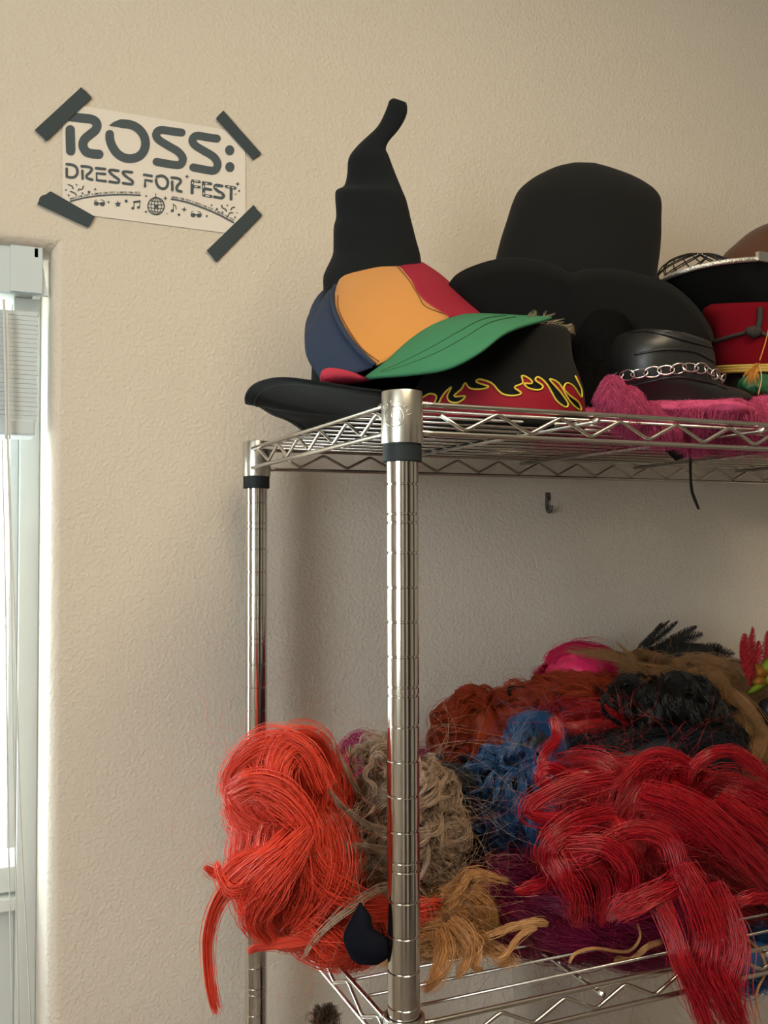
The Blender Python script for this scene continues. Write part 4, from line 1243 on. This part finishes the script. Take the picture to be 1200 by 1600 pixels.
mb.build('folded_flap', M['elastic'], el, smooth=False)

# ================================================================== WIGS
DN = (0, 0, -1)
wig(U(470, 1500, .14), 'neon orange-red wig bulging over the left end of the shelf', M['h_orange'],
    [(440, 1240, .12, 84, 82, .075), (462, 1350, .11, 86, 110, .08), (530, 1440, .12, 74, 58, .06), (495, 1250, .14, 46, 92, .06)],
    190, 46, .20, [(.25, -.1, -.9), (.1, -.2, -1), (.5, -.2, -.7), (.1, 0, -1)], crad=.0085, wild=.55, fine=.00042, frizz=.16, lift=.05, nscale=9, fly=110, fly_len=.07,
    locks=[dict(p=[(470, 1290, .05), (430, 1330, .035), (385, 1362, .04), (345, 1400, .05), (326, 1450, .06), (324, 1500, .065), (330, 1550, .065), (339, 1586, .065)], n=190, r0=.010, r1=.0035, rm=.0048, frizz=.08),
           dict(p=[(440, 1370, .05), (400, 1385, .04), (362, 1392, .04), (345, 1370, .05), (338, 1345, .06)], n=110, r0=.009, r1=.003, frizz=.1),
           dict(p=[(400, 1345, .08), (370, 1362, .08), (340, 1366, .09), (318, 1354, .09)], n=90, r0=.008, r1=.003),
           dict(p=[(430, 1395, .05), (385, 1392, .045), (350, 1375, .05), (375, 1345, .05), (430, 1320, .05)], n=120, r0=.007, r1=.005),
           dict(p=[(500, 1240, .05), (470, 1180, .055), (420, 1165, .07), (370, 1200, .085), (352, 1250, .09)], n=260, r0=.012, r1=.006, rm=.013, frizz=.1),
           dict(p=[(455, 1275, .04), (435, 1210, .045), (455, 1165, .06), (492, 1168, .08), (508, 1215, .09), (512, 1270, .13)], n=260, r0=.008, r1=.008, rm=.014, frizz=.1),
           dict(p=[(362, 1240, .07), (400, 1225, .05), (440, 1240, .04), (478, 1285, .03), (490, 1340, .03)], n=260, r0=.009, r1=.006, rm=.013, frizz=.1),
           dict(p=[(485, 1290, .03), (450, 1340, .025), (415, 1390, .03), (400, 1440, .05), (430, 1480, .06)], n=260, r0=.006, r1=.007, rm=.016, frizz=.12),
           dict(p=[(480, 1300, .04), (490, 1350, .035), (525, 1395, .04), (580, 1420, .05), (680, 1418, .07)], n=260, r0=.006, r1=.006, rm=.013, frizz=.12),
           dict(p=[(600, 1400, .07), (570, 1430, .06), (530, 1452, .05), (470, 1470, .05), (400, 1482, .06), (388, 1490, .06)], n=120, r0=.010, r1=.0018, frizz=.12),
           dict(p=[(470, 1440, .05), (505, 1465, .045), (525, 1482, .045), (545, 1492, .05)], n=200, r0=.010, r1=.005, rm=.012),
           dict(p=[(410, 1400, .06), (392, 1412, .07), (380, 1430, .075)], n=40, r0=.003, r1=.002),
           dict(p=[(690, 1410, .08), (670, 1420, .06), (640, 1430, .06), (600, 1440, .06)], n=160, r0=.006, r1=.012)])

wig(U(620, 1420, .17), 'frizzy ash blond curly wig behind the front post', M['h_ash'],
    [(598, 1268, .13, 78, 92, .055), (655, 1300, .15, 55, 100, .05), (572, 1370, .11, 44, 52, .04)],
    330, 9, .09, (.2, -.2, -.8), crad=.0022, wild=1.5, fine=.00040, curl=.009, curl_n=1.9, frizz=.35, lift=.2, nscale=18, fly=420, fly_len=.10, fly_out=.045, K=20, core_shade_mat=M['h_brown'], core_scale=.80,  # brown base colour stands in for shade deep between the strands
    locks=[dict(p=[(610, 1300, .07), (575, 1290, .06), (535, 1262, .055), (515, 1235, .055), (512, 1220, .06)], n=34, r0=.0028, r1=.001, frizz=.2),
           dict(p=[(590, 1240, .08), (575, 1215, .08), (582, 1190, .09), (600, 1185, .09), (598, 1215, .09)], n=40, r0=.003, r1=.003, curl=.002),
           dict(p=[(560, 1240, .09), (545, 1210, .09), (530, 1180, .1), (522, 1165, .1)], n=40, r0=.003, r1=.0015),
           dict(p=[(660, 1290, .09), (672, 1250, .09), (690, 1225, .09), (700, 1210, .1)], n=50, r0=.003, r1=.003),
           dict(p=[(655, 1300, .09), (668, 1325, .08), (666, 1350, .08), (655, 1375, .08)], n=40, r0=.003, r1=.0015),
           dict(p=[(640, 1385, .06), (590, 1390, .045), (540, 1425, .035), (500, 1460, .04), (470, 1500, .05)], n=26, r0=.004, r1=.0015, frizz=.5),
           dict(p=[(600, 1330, .07), (570, 1322, .055), (545, 1322, .05), (532, 1318, .05)], n=50, r0=.004, r1=.003),
           dict(p=[(520, 1170, .14), (490, 1150, .15), (460, 1150, .16), (430, 1160, .17)], n=30, r0=.006, r1=.004, frizz=.5)])

wig(U(560, 1200, .34), 'small magenta wig peeking up behind the ash blond wig', M['h_magenta'], [(568, 1215, .34, 42, 66, .05), (660, 1260, .35, 60, 80, .05)], 40, 30, .08, (1, 0, -.3), crad=.006, wild=.7, fly=30, fly_len=.04)
wig(U(715, 1360, .22), 'blue-black wig between the ash blond and royal blue wigs', M['h_navy'], [(705, 1270, .22, 72, 92, .06), (760, 1340, .24, 80, 50, .06)], 70, 40, .12, (.2, 0, -1), crad=.007, wild=.6, fly=60,
    locks=[dict(p=[(690, 1200, .17), (675, 1195, .17), (690, 1225, .17), (715, 1230, .17)], n=60, r0=.003, r1=.003, curl=.003)])
wig(U(760, 1200, .33), 'rust orange curly wig at the back against the wall', M['h_rust'], [(745, 1150, .34, 66, 64, .05), (815, 1120, .34, 90, 42, .06), (900, 1105, .33, 85, 48, .06)],
    300, 18, .10, (.4, 0, -.3), crad=.0034, core_scale=.80, wild=1.1, fine=.00045, curl=.006, curl_n=1.3, frizz=.35, lift=.14, fly=200, fly_len=.07, fly_out=.03,
    locks=[dict(p=[(800, 1090, .3), (795, 1076, .3), (820, 1074, .3)], n=30, r0=.002, r1=.002, mat=M['h_black'])])
pk = wig(U(915, 1080, .36), 'hot pink wig with its smooth cap showing at the pile top', M['h_pink'], [(912, 1066, .36, 72, 56, .05)], 60, 40, .09, (.9, 0, -.6), crad=.006, wild=.45, fly=40, fly_len=.04)
core_mesh('wig_cap', [lump_axes(905, 1058, .345, 50, 42, .05)], M['pink_satin'], pk, 1.0, .15)
wig(U(1080, 1160, .34), 'long honey blond wig sprawled across the back of the pile', M['h_blond'],
    [(985, 1065, .34, 85, 40, .05), (1080, 1090, .34, 100, 58, .06), (1170, 1150, .31, 60, 90, .06)],
    230, 22, .14, [(.9, -.1, .15), (1, -.1, -.4), (.6, -.1, -1)], crad=.0045, curl=.005, curl_n=1.3, wild=.8, fine=.0004, frizz=.25, lift=.08, fly=160, fly_len=.1,
    locks=[dict(p=[(1060, 1060, .28), (1000, 1045, .28), (950, 1025, .28), (880, 1015, .29)], n=70, r0=.008, r1=.004, frizz=.4),
           dict(p=[(1010, 1100, .26), (1060, 1060, .26), (1110, 1045, .27), (1140, 1070, .27)], n=90, r0=.006, r1=.004, frizz=.2),
           dict(p=[(1000, 1040, .28), (980, 1020, .28), (960, 1000, .28)], n=16, r0=.002, r1=.003, frizz=.4),
           dict(p=[(1080, 1070, .25), (1120, 1060, .25), (1130, 1090, .25), (1150, 1140, .25), (1180, 1160, .25)], n=120, r0=.008, r1=.006, rm=.01),
           dict(p=[(1140, 1080, .25), (1170, 1110, .24), (1190, 1150, .24), (1180, 1190, .24), (1200, 1230, .24)], n=140, r0=.008, r1=.008, rm=.011)])

# black feathers
def feather(root, p0, p1, width, mat, name='feather', n=46, droop=.0):
    p0 = np.array(p0); p1 = np.array(p1); ax = p1 - p0; L = np.linalg.norm(ax); ax = ax / L
    side = np.cross(ax, FH); side /= np.linalg.norm(side)
    SS = []
    mid = (p0 + p1) / 2 + side * droop
    G = catmull([p0, mid, p1], 20)
    SS.append(catmull(G, 8)); R_ = [np.linspace(.0009, .0003, 8)]
    for k in range(n):
        t = .12 + .85 * k / n; b = np.array([np.interp(t * 19, np.arange(20), G[:, i]) for i in range(3)])
        w = width * math.sin(math.pi * min(1, t * .9 + .12)) ** .6 * random.uniform(.8, 1.1)
        for sg in (1, -1):
            e = b + side * sg * w + ax * w * 1.1
            m_ = (b + e) / 2 + ax * w * .15 + FH * random.uniform(-.002, .002)
            SS.append(catmull([b, m_, e], 8)); R_.append(np.linspace(.0007, .0003, 8))
    return strands_to_mesh(name, np.array(SS), np.array(R_), mat, root)
bf = thing('feather_headpiece', U(1060, 1060, .38), 'black feather headpiece sticking up at the top of the wig pile', 'headpiece')
core_mesh('feather_base', [lump_axes(1050, 1030, .38, 75, 26, .03)], M['feather_black'], bf, 1.0, .2)
for (a, b, w) in [((1000, 1020), (1035, 972), .004), ((1005, 1015), (1060, 970), .005), ((990, 1018), (1048, 968), .004), ((1010, 1015), (1100, 990), .010), ((1050, 1010), (1150, 1022), .010), ((1080, 1020), (1170, 1040), .008), ((1060, 1030), (1130, 1012), .012), ((1030, 1010), (1090, 978), .006), ((990, 1030), (930, 1012), .004)]:
    feather(bf, U(*a, .37), U(*b, .36), w, M['feather_black'])

wig(U(1040, 1200, .22), 'black curly wig with loose ringlets lying on the blond wig', M['h_black'], [(1030, 1118, .25, 92, 56, .06), (1105, 1150, .25, 48, 44, .05)],
    240, 18, .10, (.4, -.1, -.5), crad=.0034, core_scale=.8, wild=1.2, fine=.00042, curl=.009, curl_n=1.6, frizz=.3, lift=.12, fly=160, fly_len=.08, fly_out=.03,
    locks=[dict(p=[(1038, 1085, .19), (1040, 1062, .185), (1058, 1050, .185), (1070, 1060, .19), (1072, 1080, .19)], n=26, r0=.0015, r1=.0012, fine=.0004),
           dict(p=[(985, 1088, .19), (975, 1070, .185), (1000, 1068, .185), (1025, 1078, .19)], n=14, r0=.001, r1=.001),
           dict(p=[(975, 1135, .2), (945, 1115, .2), (942, 1088, .2), (965, 1080, .2), (985, 1095, .2)], n=50, r0=.003, r1=.002),
           dict(p=[(1060, 1080, .19), (1090, 1085, .185), (1110, 1105, .185), (1112, 1130, .19)], n=20, r0=.0012, r1=.001)])
wig(U(910, 1200, .27), 'crimson wig tucked between the rust orange and black curly wigs', M['h_crimson'], [(905, 1145, .27, 85, 42, .05), (860, 1190, .25, 40, 50, .04)], 70, 40, .12, (.9, 0, -.35), crad=.007, wild=.4, fly=60, fly_len=.06)
wig(U(1010, 1230, .2), 'dark plum black wig in a flat roll under the black curls', M['h_navy'], [(1000, 1188, .2, 150, 40, .05), (880, 1205, .21, 60, 40, .05)], 60, 50, .18, (1, 0, .03), crad=.008, wild=.2, fly=30, fly_len=.05)
wig(U(810, 1330, .16), 'royal blue curly wig left of the cherry red wig', M['h_blue'], [(800, 1250, .18, 68, 72, .05), (835, 1170, .18, 36, 44, .04), (850, 1290, .17, 50, 45, .05)],
    300, 18, .09, (.1, -.1, -.8), crad=.0032, core_scale=.8, core_shade_mat=M['h_navy'], wild=1.2, fine=.00038, curl=.008, curl_n=1.7, frizz=.3, lift=.14, fly=220, fly_len=.07, fly_out=.03,  # navy base colour stands in for shade inside the curls
    locks=[dict(p=[(790, 1180, .12), (830, 1128, .13), (862, 1150, .13), (850, 1175, .13)], n=40, r0=.004, r1=.002, frizz=.3),
           dict(p=[(845, 1270, .11), (830, 1290, .10), (835, 1315, .10), (850, 1320, .10)], n=60, r0=.005, r1=.004)])

wig(U(1020, 1450, .1), 'long cherry red wavy wig spilling over the front of the shelf', M['h_red'],
    [(1010, 1290, .12, 150, 90, .075), (935, 1330, .09, 90, 70, .06), (1130, 1330, .10, 110, 110, .06), (930, 1225, .13, 70, 45, .05)],
    210, 44, .20, [(.9, -.15, -.35), (.35, -.2, -.8), (.8, -.2, -.8), (.6, -.1, -.2)], crad=.009, wild=.5, fine=.00045, curl=.004, curl_n=1.2, frizz=.14, lift=.05, nscale=8, fly=260, fly_len=.12,
    locks=[dict(p=[(960, 1230, .05), (1010, 1180, .06), (1050, 1178, .06), (1090, 1195, .06), (1130, 1175, .06), (1170, 1185, .06), (1205, 1215, .06)], n=110, r0=.005, r1=.004, rm=.0035),
           dict(p=[(1080, 1200, .055), (1110, 1178, .05), (1145, 1176, .05), (1180, 1200, .05), (1215, 1230, .05)], n=130, r0=.004, r1=.006),
           dict(p=[(900, 1220, .06), (860, 1200, .06), (845, 1215, .06), (870, 1235, .055), (920, 1240, .05)], n=120, r0=.005, r1=.006),
           dict(p=[(865, 1120, .1), (870, 1150, .09), (850, 1180, .075), (848, 1200, .07)], n=80, r0=.005, r1=.005),
           dict(p=[(960, 1215, .04), (890, 1225, .045), (835, 1252, .05), (828, 1270, .05), (870, 1280, .045), (900, 1290, .04)], n=170, r0=.009, r1=.007, rm=.007),
           dict(p=[(960, 1270, .04), (900, 1290, .035), (865, 1320, .03), (868, 1345, .03), (915, 1350, .025), (945, 1385, .025), (940, 1450, .03)], n=220, r0=.012, r1=.007, rm=.010),
           dict(p=[(860, 1340, .03), (880, 1370, .02), (900, 1410, .02), (905, 1450, .03)], n=170, r0=.009, r1=.008, rm=.010),
           dict(p=[(880, 1320, .03), (940, 1320, .015), (975, 1350, .01), (980, 1390, .015), (950, 1440, .02)], n=200, r0=.008, r1=.006, rm=.010),
           dict(p=[(880, 1360, .04), (850, 1378, .04), (820, 1388, .04), (803, 1392, .04)], n=110, r0=.008, r1=.003),
           dict(p=[(960, 1430, .01), (1010, 1405, .0), (1060, 1385, .0), (1090, 1360, .01)], n=200, r0=.009, r1=.008, rm=.010),
           dict(p=[(1000, 1240, .03), (1060, 1260, .02), (1120, 1300, .01), (1170, 1345, .01), (1210, 1380, .01)], n=280, r0=.013, r1=.014, rm=.014),
           dict(p=[(1060, 1350, .0), (1085, 1400, -.01), (1105, 1460, -.015), (1100, 1510, -.015), (1125, 1560, -.02), (1160, 1620, -.02)], n=330, r0=.010, r1=.013, rm=.016, frizz=.1),
           dict(p=[(1110, 1380, .0), (1135, 1430, -.01), (1148, 1480, -.02), (1140, 1540, -.02), (1160, 1620, -.02)], n=260, r0=.010, r1=.012, rm=.013, frizz=.1),
           dict(p=[(1030, 1400, .0), (1050, 1450, -.01), (1065, 1500, -.02), (1090, 1560, -.02), (1110, 1620, -.02)], n=200, r0=.008, r1=.009, rm=.007, frizz=.1),
           dict(p=[(1130, 1420, .0), (1170, 1405, -.01), (1210, 1400, -.01)], n=100, r0=.005, r1=.005),
           dict(p=[(1120, 1250, .03), (1170, 1290, .02), (1215, 1330, .02)], n=200, r0=.012, r1=.012),
           dict(p=[(880, 1350, .03), (930, 1330, .02), (985, 1300, .02), (1040, 1310, .01), (1060, 1360, .0)], n=160, r0=.008, r1=.008)])
wig(U(900, 1500, .12), 'dark magenta wine wig spread flat under the cherry red wig', M['h_wine'],
    [(900, 1430, .12, 150, 62, .09), (1000, 1445, .10, 90, 55, .07), (800, 1390, .16, 80, 50, .06)], 250, 44, .18, [(.9, -.1, -.1), (.9, 0, .1), (.9, -.2, -.4)], crad=.008, wild=.55, fine=.0004, frizz=.25, lift=.08, fly=260, fly_len=.1, core_scale=.78)
wig(U(730, 1520, .1), 'golden blond wig with loose wavy ends below the front post', M['h_gold'],
    [(700, 1430, .14, 75, 38, .06), (660, 1460, .10, 70, 40, .05)], 60, 30, .10, (.7, -.3, -.5), crad=.006, wild=.7, fine=.0004, curl=.004, curl_n=1.3, frizz=.25, lift=.08, fly=120, fly_len=.09,
    locks=[dict(p=[(690, 1420, .07), (715, 1385, .06), (745, 1368, .05), (795, 1378, .05)], n=90, r0=.004, r1=.003, rm=.006, frizz=.25),
           dict(p=[(690, 1400, .07), (720, 1390, .06), (760, 1372, .05)], n=70, r0=.005, r1=.003, frizz=.3),
           dict(p=[(740, 1360, .05), (722, 1385, .05), (700, 1420, .05)], n=50, r0=.002, r1=.004, frizz=.4),
           dict(p=[(762, 1462, .04), (800, 1448, .035), (840, 1440, .03), (857, 1443, .03)], n=70, r0=.003, r1=.003, rm=.004, frizz=.15),
           dict(p=[(840, 1445, .03), (810, 1465, .03), (790, 1490, .03), (777, 1500, .03)], n=50, r0=.003, r1=.0015, frizz=.15),
           dict(p=[(700, 1440, .05), (725, 1470, .035), (730, 1500, .03), (715, 1530, .03)], n=110, r0=.008, r1=.003, rm=.008, frizz=.2),
           dict(p=[(720, 1450, .05), (745, 1480, .035), (742, 1510, .03), (755, 1515, .03)], n=80, r0=.006, r1=.002, frizz=.2),
           dict(p=[(690, 1450, .05), (695, 1490, .03), (680, 1530, .02), (660, 1550, .02)], n=100, r0=.008, r1=.004, frizz=.2),
           dict(p=[(740, 1470, .05), (770, 1485, .045), (800, 1500, .04), (775, 1510, .04)], n=60, r0=.008, r1=.002, frizz=.4),
           dict(p=[(640, 1470, .06), (615, 1490, .05), (590, 1510, .05)], n=60, r0=.008, r1=.003, frizz=.3),
           dict(p=[(890, 1505, .03), (900, 1490, .03), (930, 1482, .03), (980, 1487, .03), (1000, 1465, .03), (995, 1440, .03)], n=16, r0=.001, r1=.001, fine=.0003, frizz=.1),
           dict(p=[(960, 1500, .03), (990, 1498, .03), (1010, 1480, .02), (1035, 1470, .02)], n=40, r0=.002, r1=.002, frizz=.3),
           dict(p=[(1165, 1465, .02), (1190, 1490, .0), (1196, 1520, .0), (1183, 1550, .0), (1180, 1610, .0)], n=22, r0=.001, r1=.0014, fine=.0003, frizz=.05)])
wig(U(1130, 1500, .1), 'bright blue wig under the red locks at the right edge', M['h_blue'], [(1160, 1440, .12, 80, 62, .06), (1090, 1450, .14, 60, 45, .05), (1170, 1500, .08, 45, 40, .04)],
    80, 30, .12, (.4, -.2, -.9), crad=.006, wild=.7, curl=.004, curl_n=1.3, lift=.08, fly=60, fly_len=.07)
# black plush loop
bp_ = thing('plush_ear', U(575, 1505, .015), 'black plush padded loop resting below the orange wig beside the post', 'plush')
rws = [(560, 1410, 566, 1410, .015, .003), (553, 1430, 578, 1430, .015, .009), (545, 1448, 586, 1450, .015, .014), (539, 1466, 606, 1466, .015, .018), (540, 1484, 608, 1484, .015, .018), (549, 1498, 604, 1497, .015, .014), (563, 1507, 590, 1507, .015, .008)]
loft('plush_body', [ring_px(*r) for r in rws], M['satin_black'], bp_, sub=4, wrinkle=.003, wscale=50)
lp = [lump_axes(573, 1472, .015, 28, 32, .014)]

# feathers red + flower
rf = thing('red_feather_clip', U(1180, 1090, .28), 'spiky red feather hair clip standing at the right edge', 'hair clip')
for (a, b, w) in [((1170, 1072), (1163, 988), .008), ((1172, 1072), (1176, 978), .006), ((1176, 1074), (1186, 1000), .007), ((1168, 1060), (1158, 1000), .005), ((1196, 1070), (1200, 984), .007), ((1200, 1070), (1212, 990), .008)]:
    feather(rf, U(*a, .27), U(*b, .265), w, M['feather_red'], n=60)
fl_ = thing('artificial_flower', U(1195, 1100, .25), 'lime green and orange artificial flower in front of the red feathers', 'flower')
def petal(x, y, ang, L, w, mat, Y):
    V_ = []; F_ = []
    for i in range(9):
        t = i / 8; hw = w * math.sin(math.pi * (t * .85 + .08))
        for j in range(5):
            s_ = (j - 2) / 2
            px_ = x + L * t * math.cos(ang) - hw * s_ * math.sin(ang); py_ = y + L * t * math.sin(ang) + hw * s_ * math.cos(ang)
            V_.append(U(px_, py_, Y - .012 * math.sin(math.pi * t) + .006 * s_ * s_))
    for i in range(8):
        for j in range(4): F_.append((i * 5 + j, i * 5 + j + 1, i * 5 + j + 6, i * 5 + j + 5))
    o = mesh('petal', V_, F_, mat, fl_); s_ = o.modifiers.new('thickness', 'SOLIDIFY'); s_.thickness = .0008
for k, (ang, L, w, mt) in enumerate([(-2.3, 34, 11, 'petal_o'), (-1.6, 38, 13, 'petal'), (-.8, 36, 13, 'petal'), (3.0, 30, 10, 'petal_o'), (2.6, 44, 7, 'petal'), (0, 35, 12, 'petal'), (.9, 34, 11, 'petal')]):
    petal(1203, 1063, ang, L, w, M[mt], .245)
core_mesh('flower_centre', [lump_axes(1204, 1062, .238, 9, 9, .006)], M['petal'], fl_, 1.0, .2)
wig(U(1200, 1130, .24), 'dark navy wig corner under the lime green flower', M['h_navy'], [(1222, 1112, .26, 50, 30, .04)], 16, 24, .06, (1, 0, -.4), crad=.005, fly=0)
# dark frizzy tuft rising from the shelf below
tu = thing('dark_wig', (U(508, 1600, .33)[0], .33, SHELF_Z - 2 * DROP), 'dark frizzy tuft of hair poking up below the lower shelf', 'wig')
base = U(508, 1600, .33); SS = []; RR = []
for k in range(60):
    a = random.uniform(0, 6.28); q = random.uniform(0, .012)
    top = U(random.uniform(496, 518), random.uniform(1590, 1606), .33 + random.uniform(-.01, .01))
    b0 = np.array([base[0] + .04 * math.cos(a), .33 + .04 * math.sin(a), SHELF_Z - 2 * DROP + .005])
    m_ = (b0 + top) / 2 + rng.normal(0, .012, 3)
    s, r = lock([b0, m_, top, top + rng.normal(0, .008, 3)], 8, .006, .003, K=20, fine=.0004, curl=.004, curl_n=4); SS.append(s); RR.append(r)
strands_to_mesh('hair', np.concatenate(SS), np.concatenate(RR), M['h_brown'], tu)

M['plastic'] = mat_simple('clear_plastic', (0.62, 0.58, 0.55, 1), 0.12)
M['plastic'].node_tree.nodes['Principled BSDF'].inputs['Transmission Weight'].default_value = .85
M['plastic'].node_tree.nodes['Principled BSDF'].inputs['IOR'].default_value = 1.12
V_ = []; F_ = []; x0_ = float(U(805, 1520, .418)[0])
for i in range(81):
    for j in range(31):
        x = x0_ + .02 * noise.noise(Vector((0, z * 9, 3))) * (1 - i / 80) + (1.12 - x0_) * i / 80; z = -.425 - .75 * j / 30
        y = .425 + (.003 if i == 0 else 0) + .010 * noise.noise(Vector((x * 9, z * 1.5, 0))) + .008 * noise.noise(Vector((x * 30, z * 3, 5)))
        V_.append((x, y, z))
for i in range(80):
    for j in range(30): F_.append((i * 31 + j, (i + 1) * 31 + j, (i + 1) * 31 + j + 1, i * 31 + j + 1))
ps = tag(mesh('plastic_sheet', V_, F_, M['plastic']), 'crinkled clear plastic sheet hanging behind the lower shelf at the right', 'plastic sheet')


# ================================================================== LIGHT
def area(name, loc, rot, sx, sy, power, col):
    l = bpy.data.lights.new(name, 'AREA'); l.shape = 'RECTANGLE'; l.size = sx; l.size_y = sy; l.energy = power; l.color = col
    o = bpy.data.objects.new(name, l); o.location = loc; o.rotation_euler = rot; COL.objects.link(o); return o
area('added_left_daylight', (X0 - .12, (LW[0] + LW[1]) / 2, (LW[2] + LW[3]) / 2), (0, -math.pi / 2, 0), LW[3] - LW[2], LW[1] - LW[0], 20, (.95, .97, .98))  # unseen source added to graze the wall from the left
area('daylight_back_window', ((WX0 + WX1) / 2, WALL_Y + .34, (WZ0 + WZ1) / 2 + .15), (math.pi / 2 + .0, 0, math.pi), .95, .9, 9, (.93, .98, 1.0)).rotation_euler = (-math.pi / 2, 0, 0)
area('ceiling_bounce_fill', (.10, -.75, CEIL - .02), (0, 0, 0), .7, .7, 19, (1.0, .83, .56))  # added warm fill standing in for light bounced off the ceiling
w = bpy.data.worlds.new('world'); scene.world = w; w.use_nodes = True
nt = w.node_tree; bg = nt.nodes['Background']
tc = nt.nodes.new('ShaderNodeTexCoord'); sp = nt.nodes.new('ShaderNodeSeparateXYZ'); rp = nt.nodes.new('ShaderNodeValToRGB')
nt.links.new(tc.outputs['Generated'], sp.inputs[0]); nt.links.new(sp.outputs['Z'], rp.inputs['Fac']); nt.links.new(rp.outputs['Color'], bg.inputs['Color'])
rp.color_ramp.elements[0].color = (.75, .9, .85, 1); rp.color_ramp.elements[1].color = (.85, .95, 1, 1); rp.color_ramp.elements[1].position = .3
bg.inputs['Strength'].default_value = 7.0

# ================================================================== CAMERA
cam = bpy.data.cameras.new('camera'); co = bpy.data.objects.new('camera', cam); COL.objects.link(co)
cam.sensor_fit = 'VERTICAL'; cam.sensor_height = 24; cam.sensor_width = 18; cam.lens = F / 1600 * 24; cam.clip_start = .01
co.matrix_world = Matrix(((CR[0], CU[0], -CF[0], CAM[0]), (CR[1], CU[1], -CF[1], CAM[1]), (CR[2], CU[2], -CF[2], CAM[2]), (0, 0, 0, 1)))
scene.camera = co
scene.view_settings.view_transform = 'Standard'; scene.view_settings.look = 'None'
scene.view_settings.gamma = 1.0; scene.view_settings.use_curve_mapping = False
scene.view_settings.exposure = 0.08
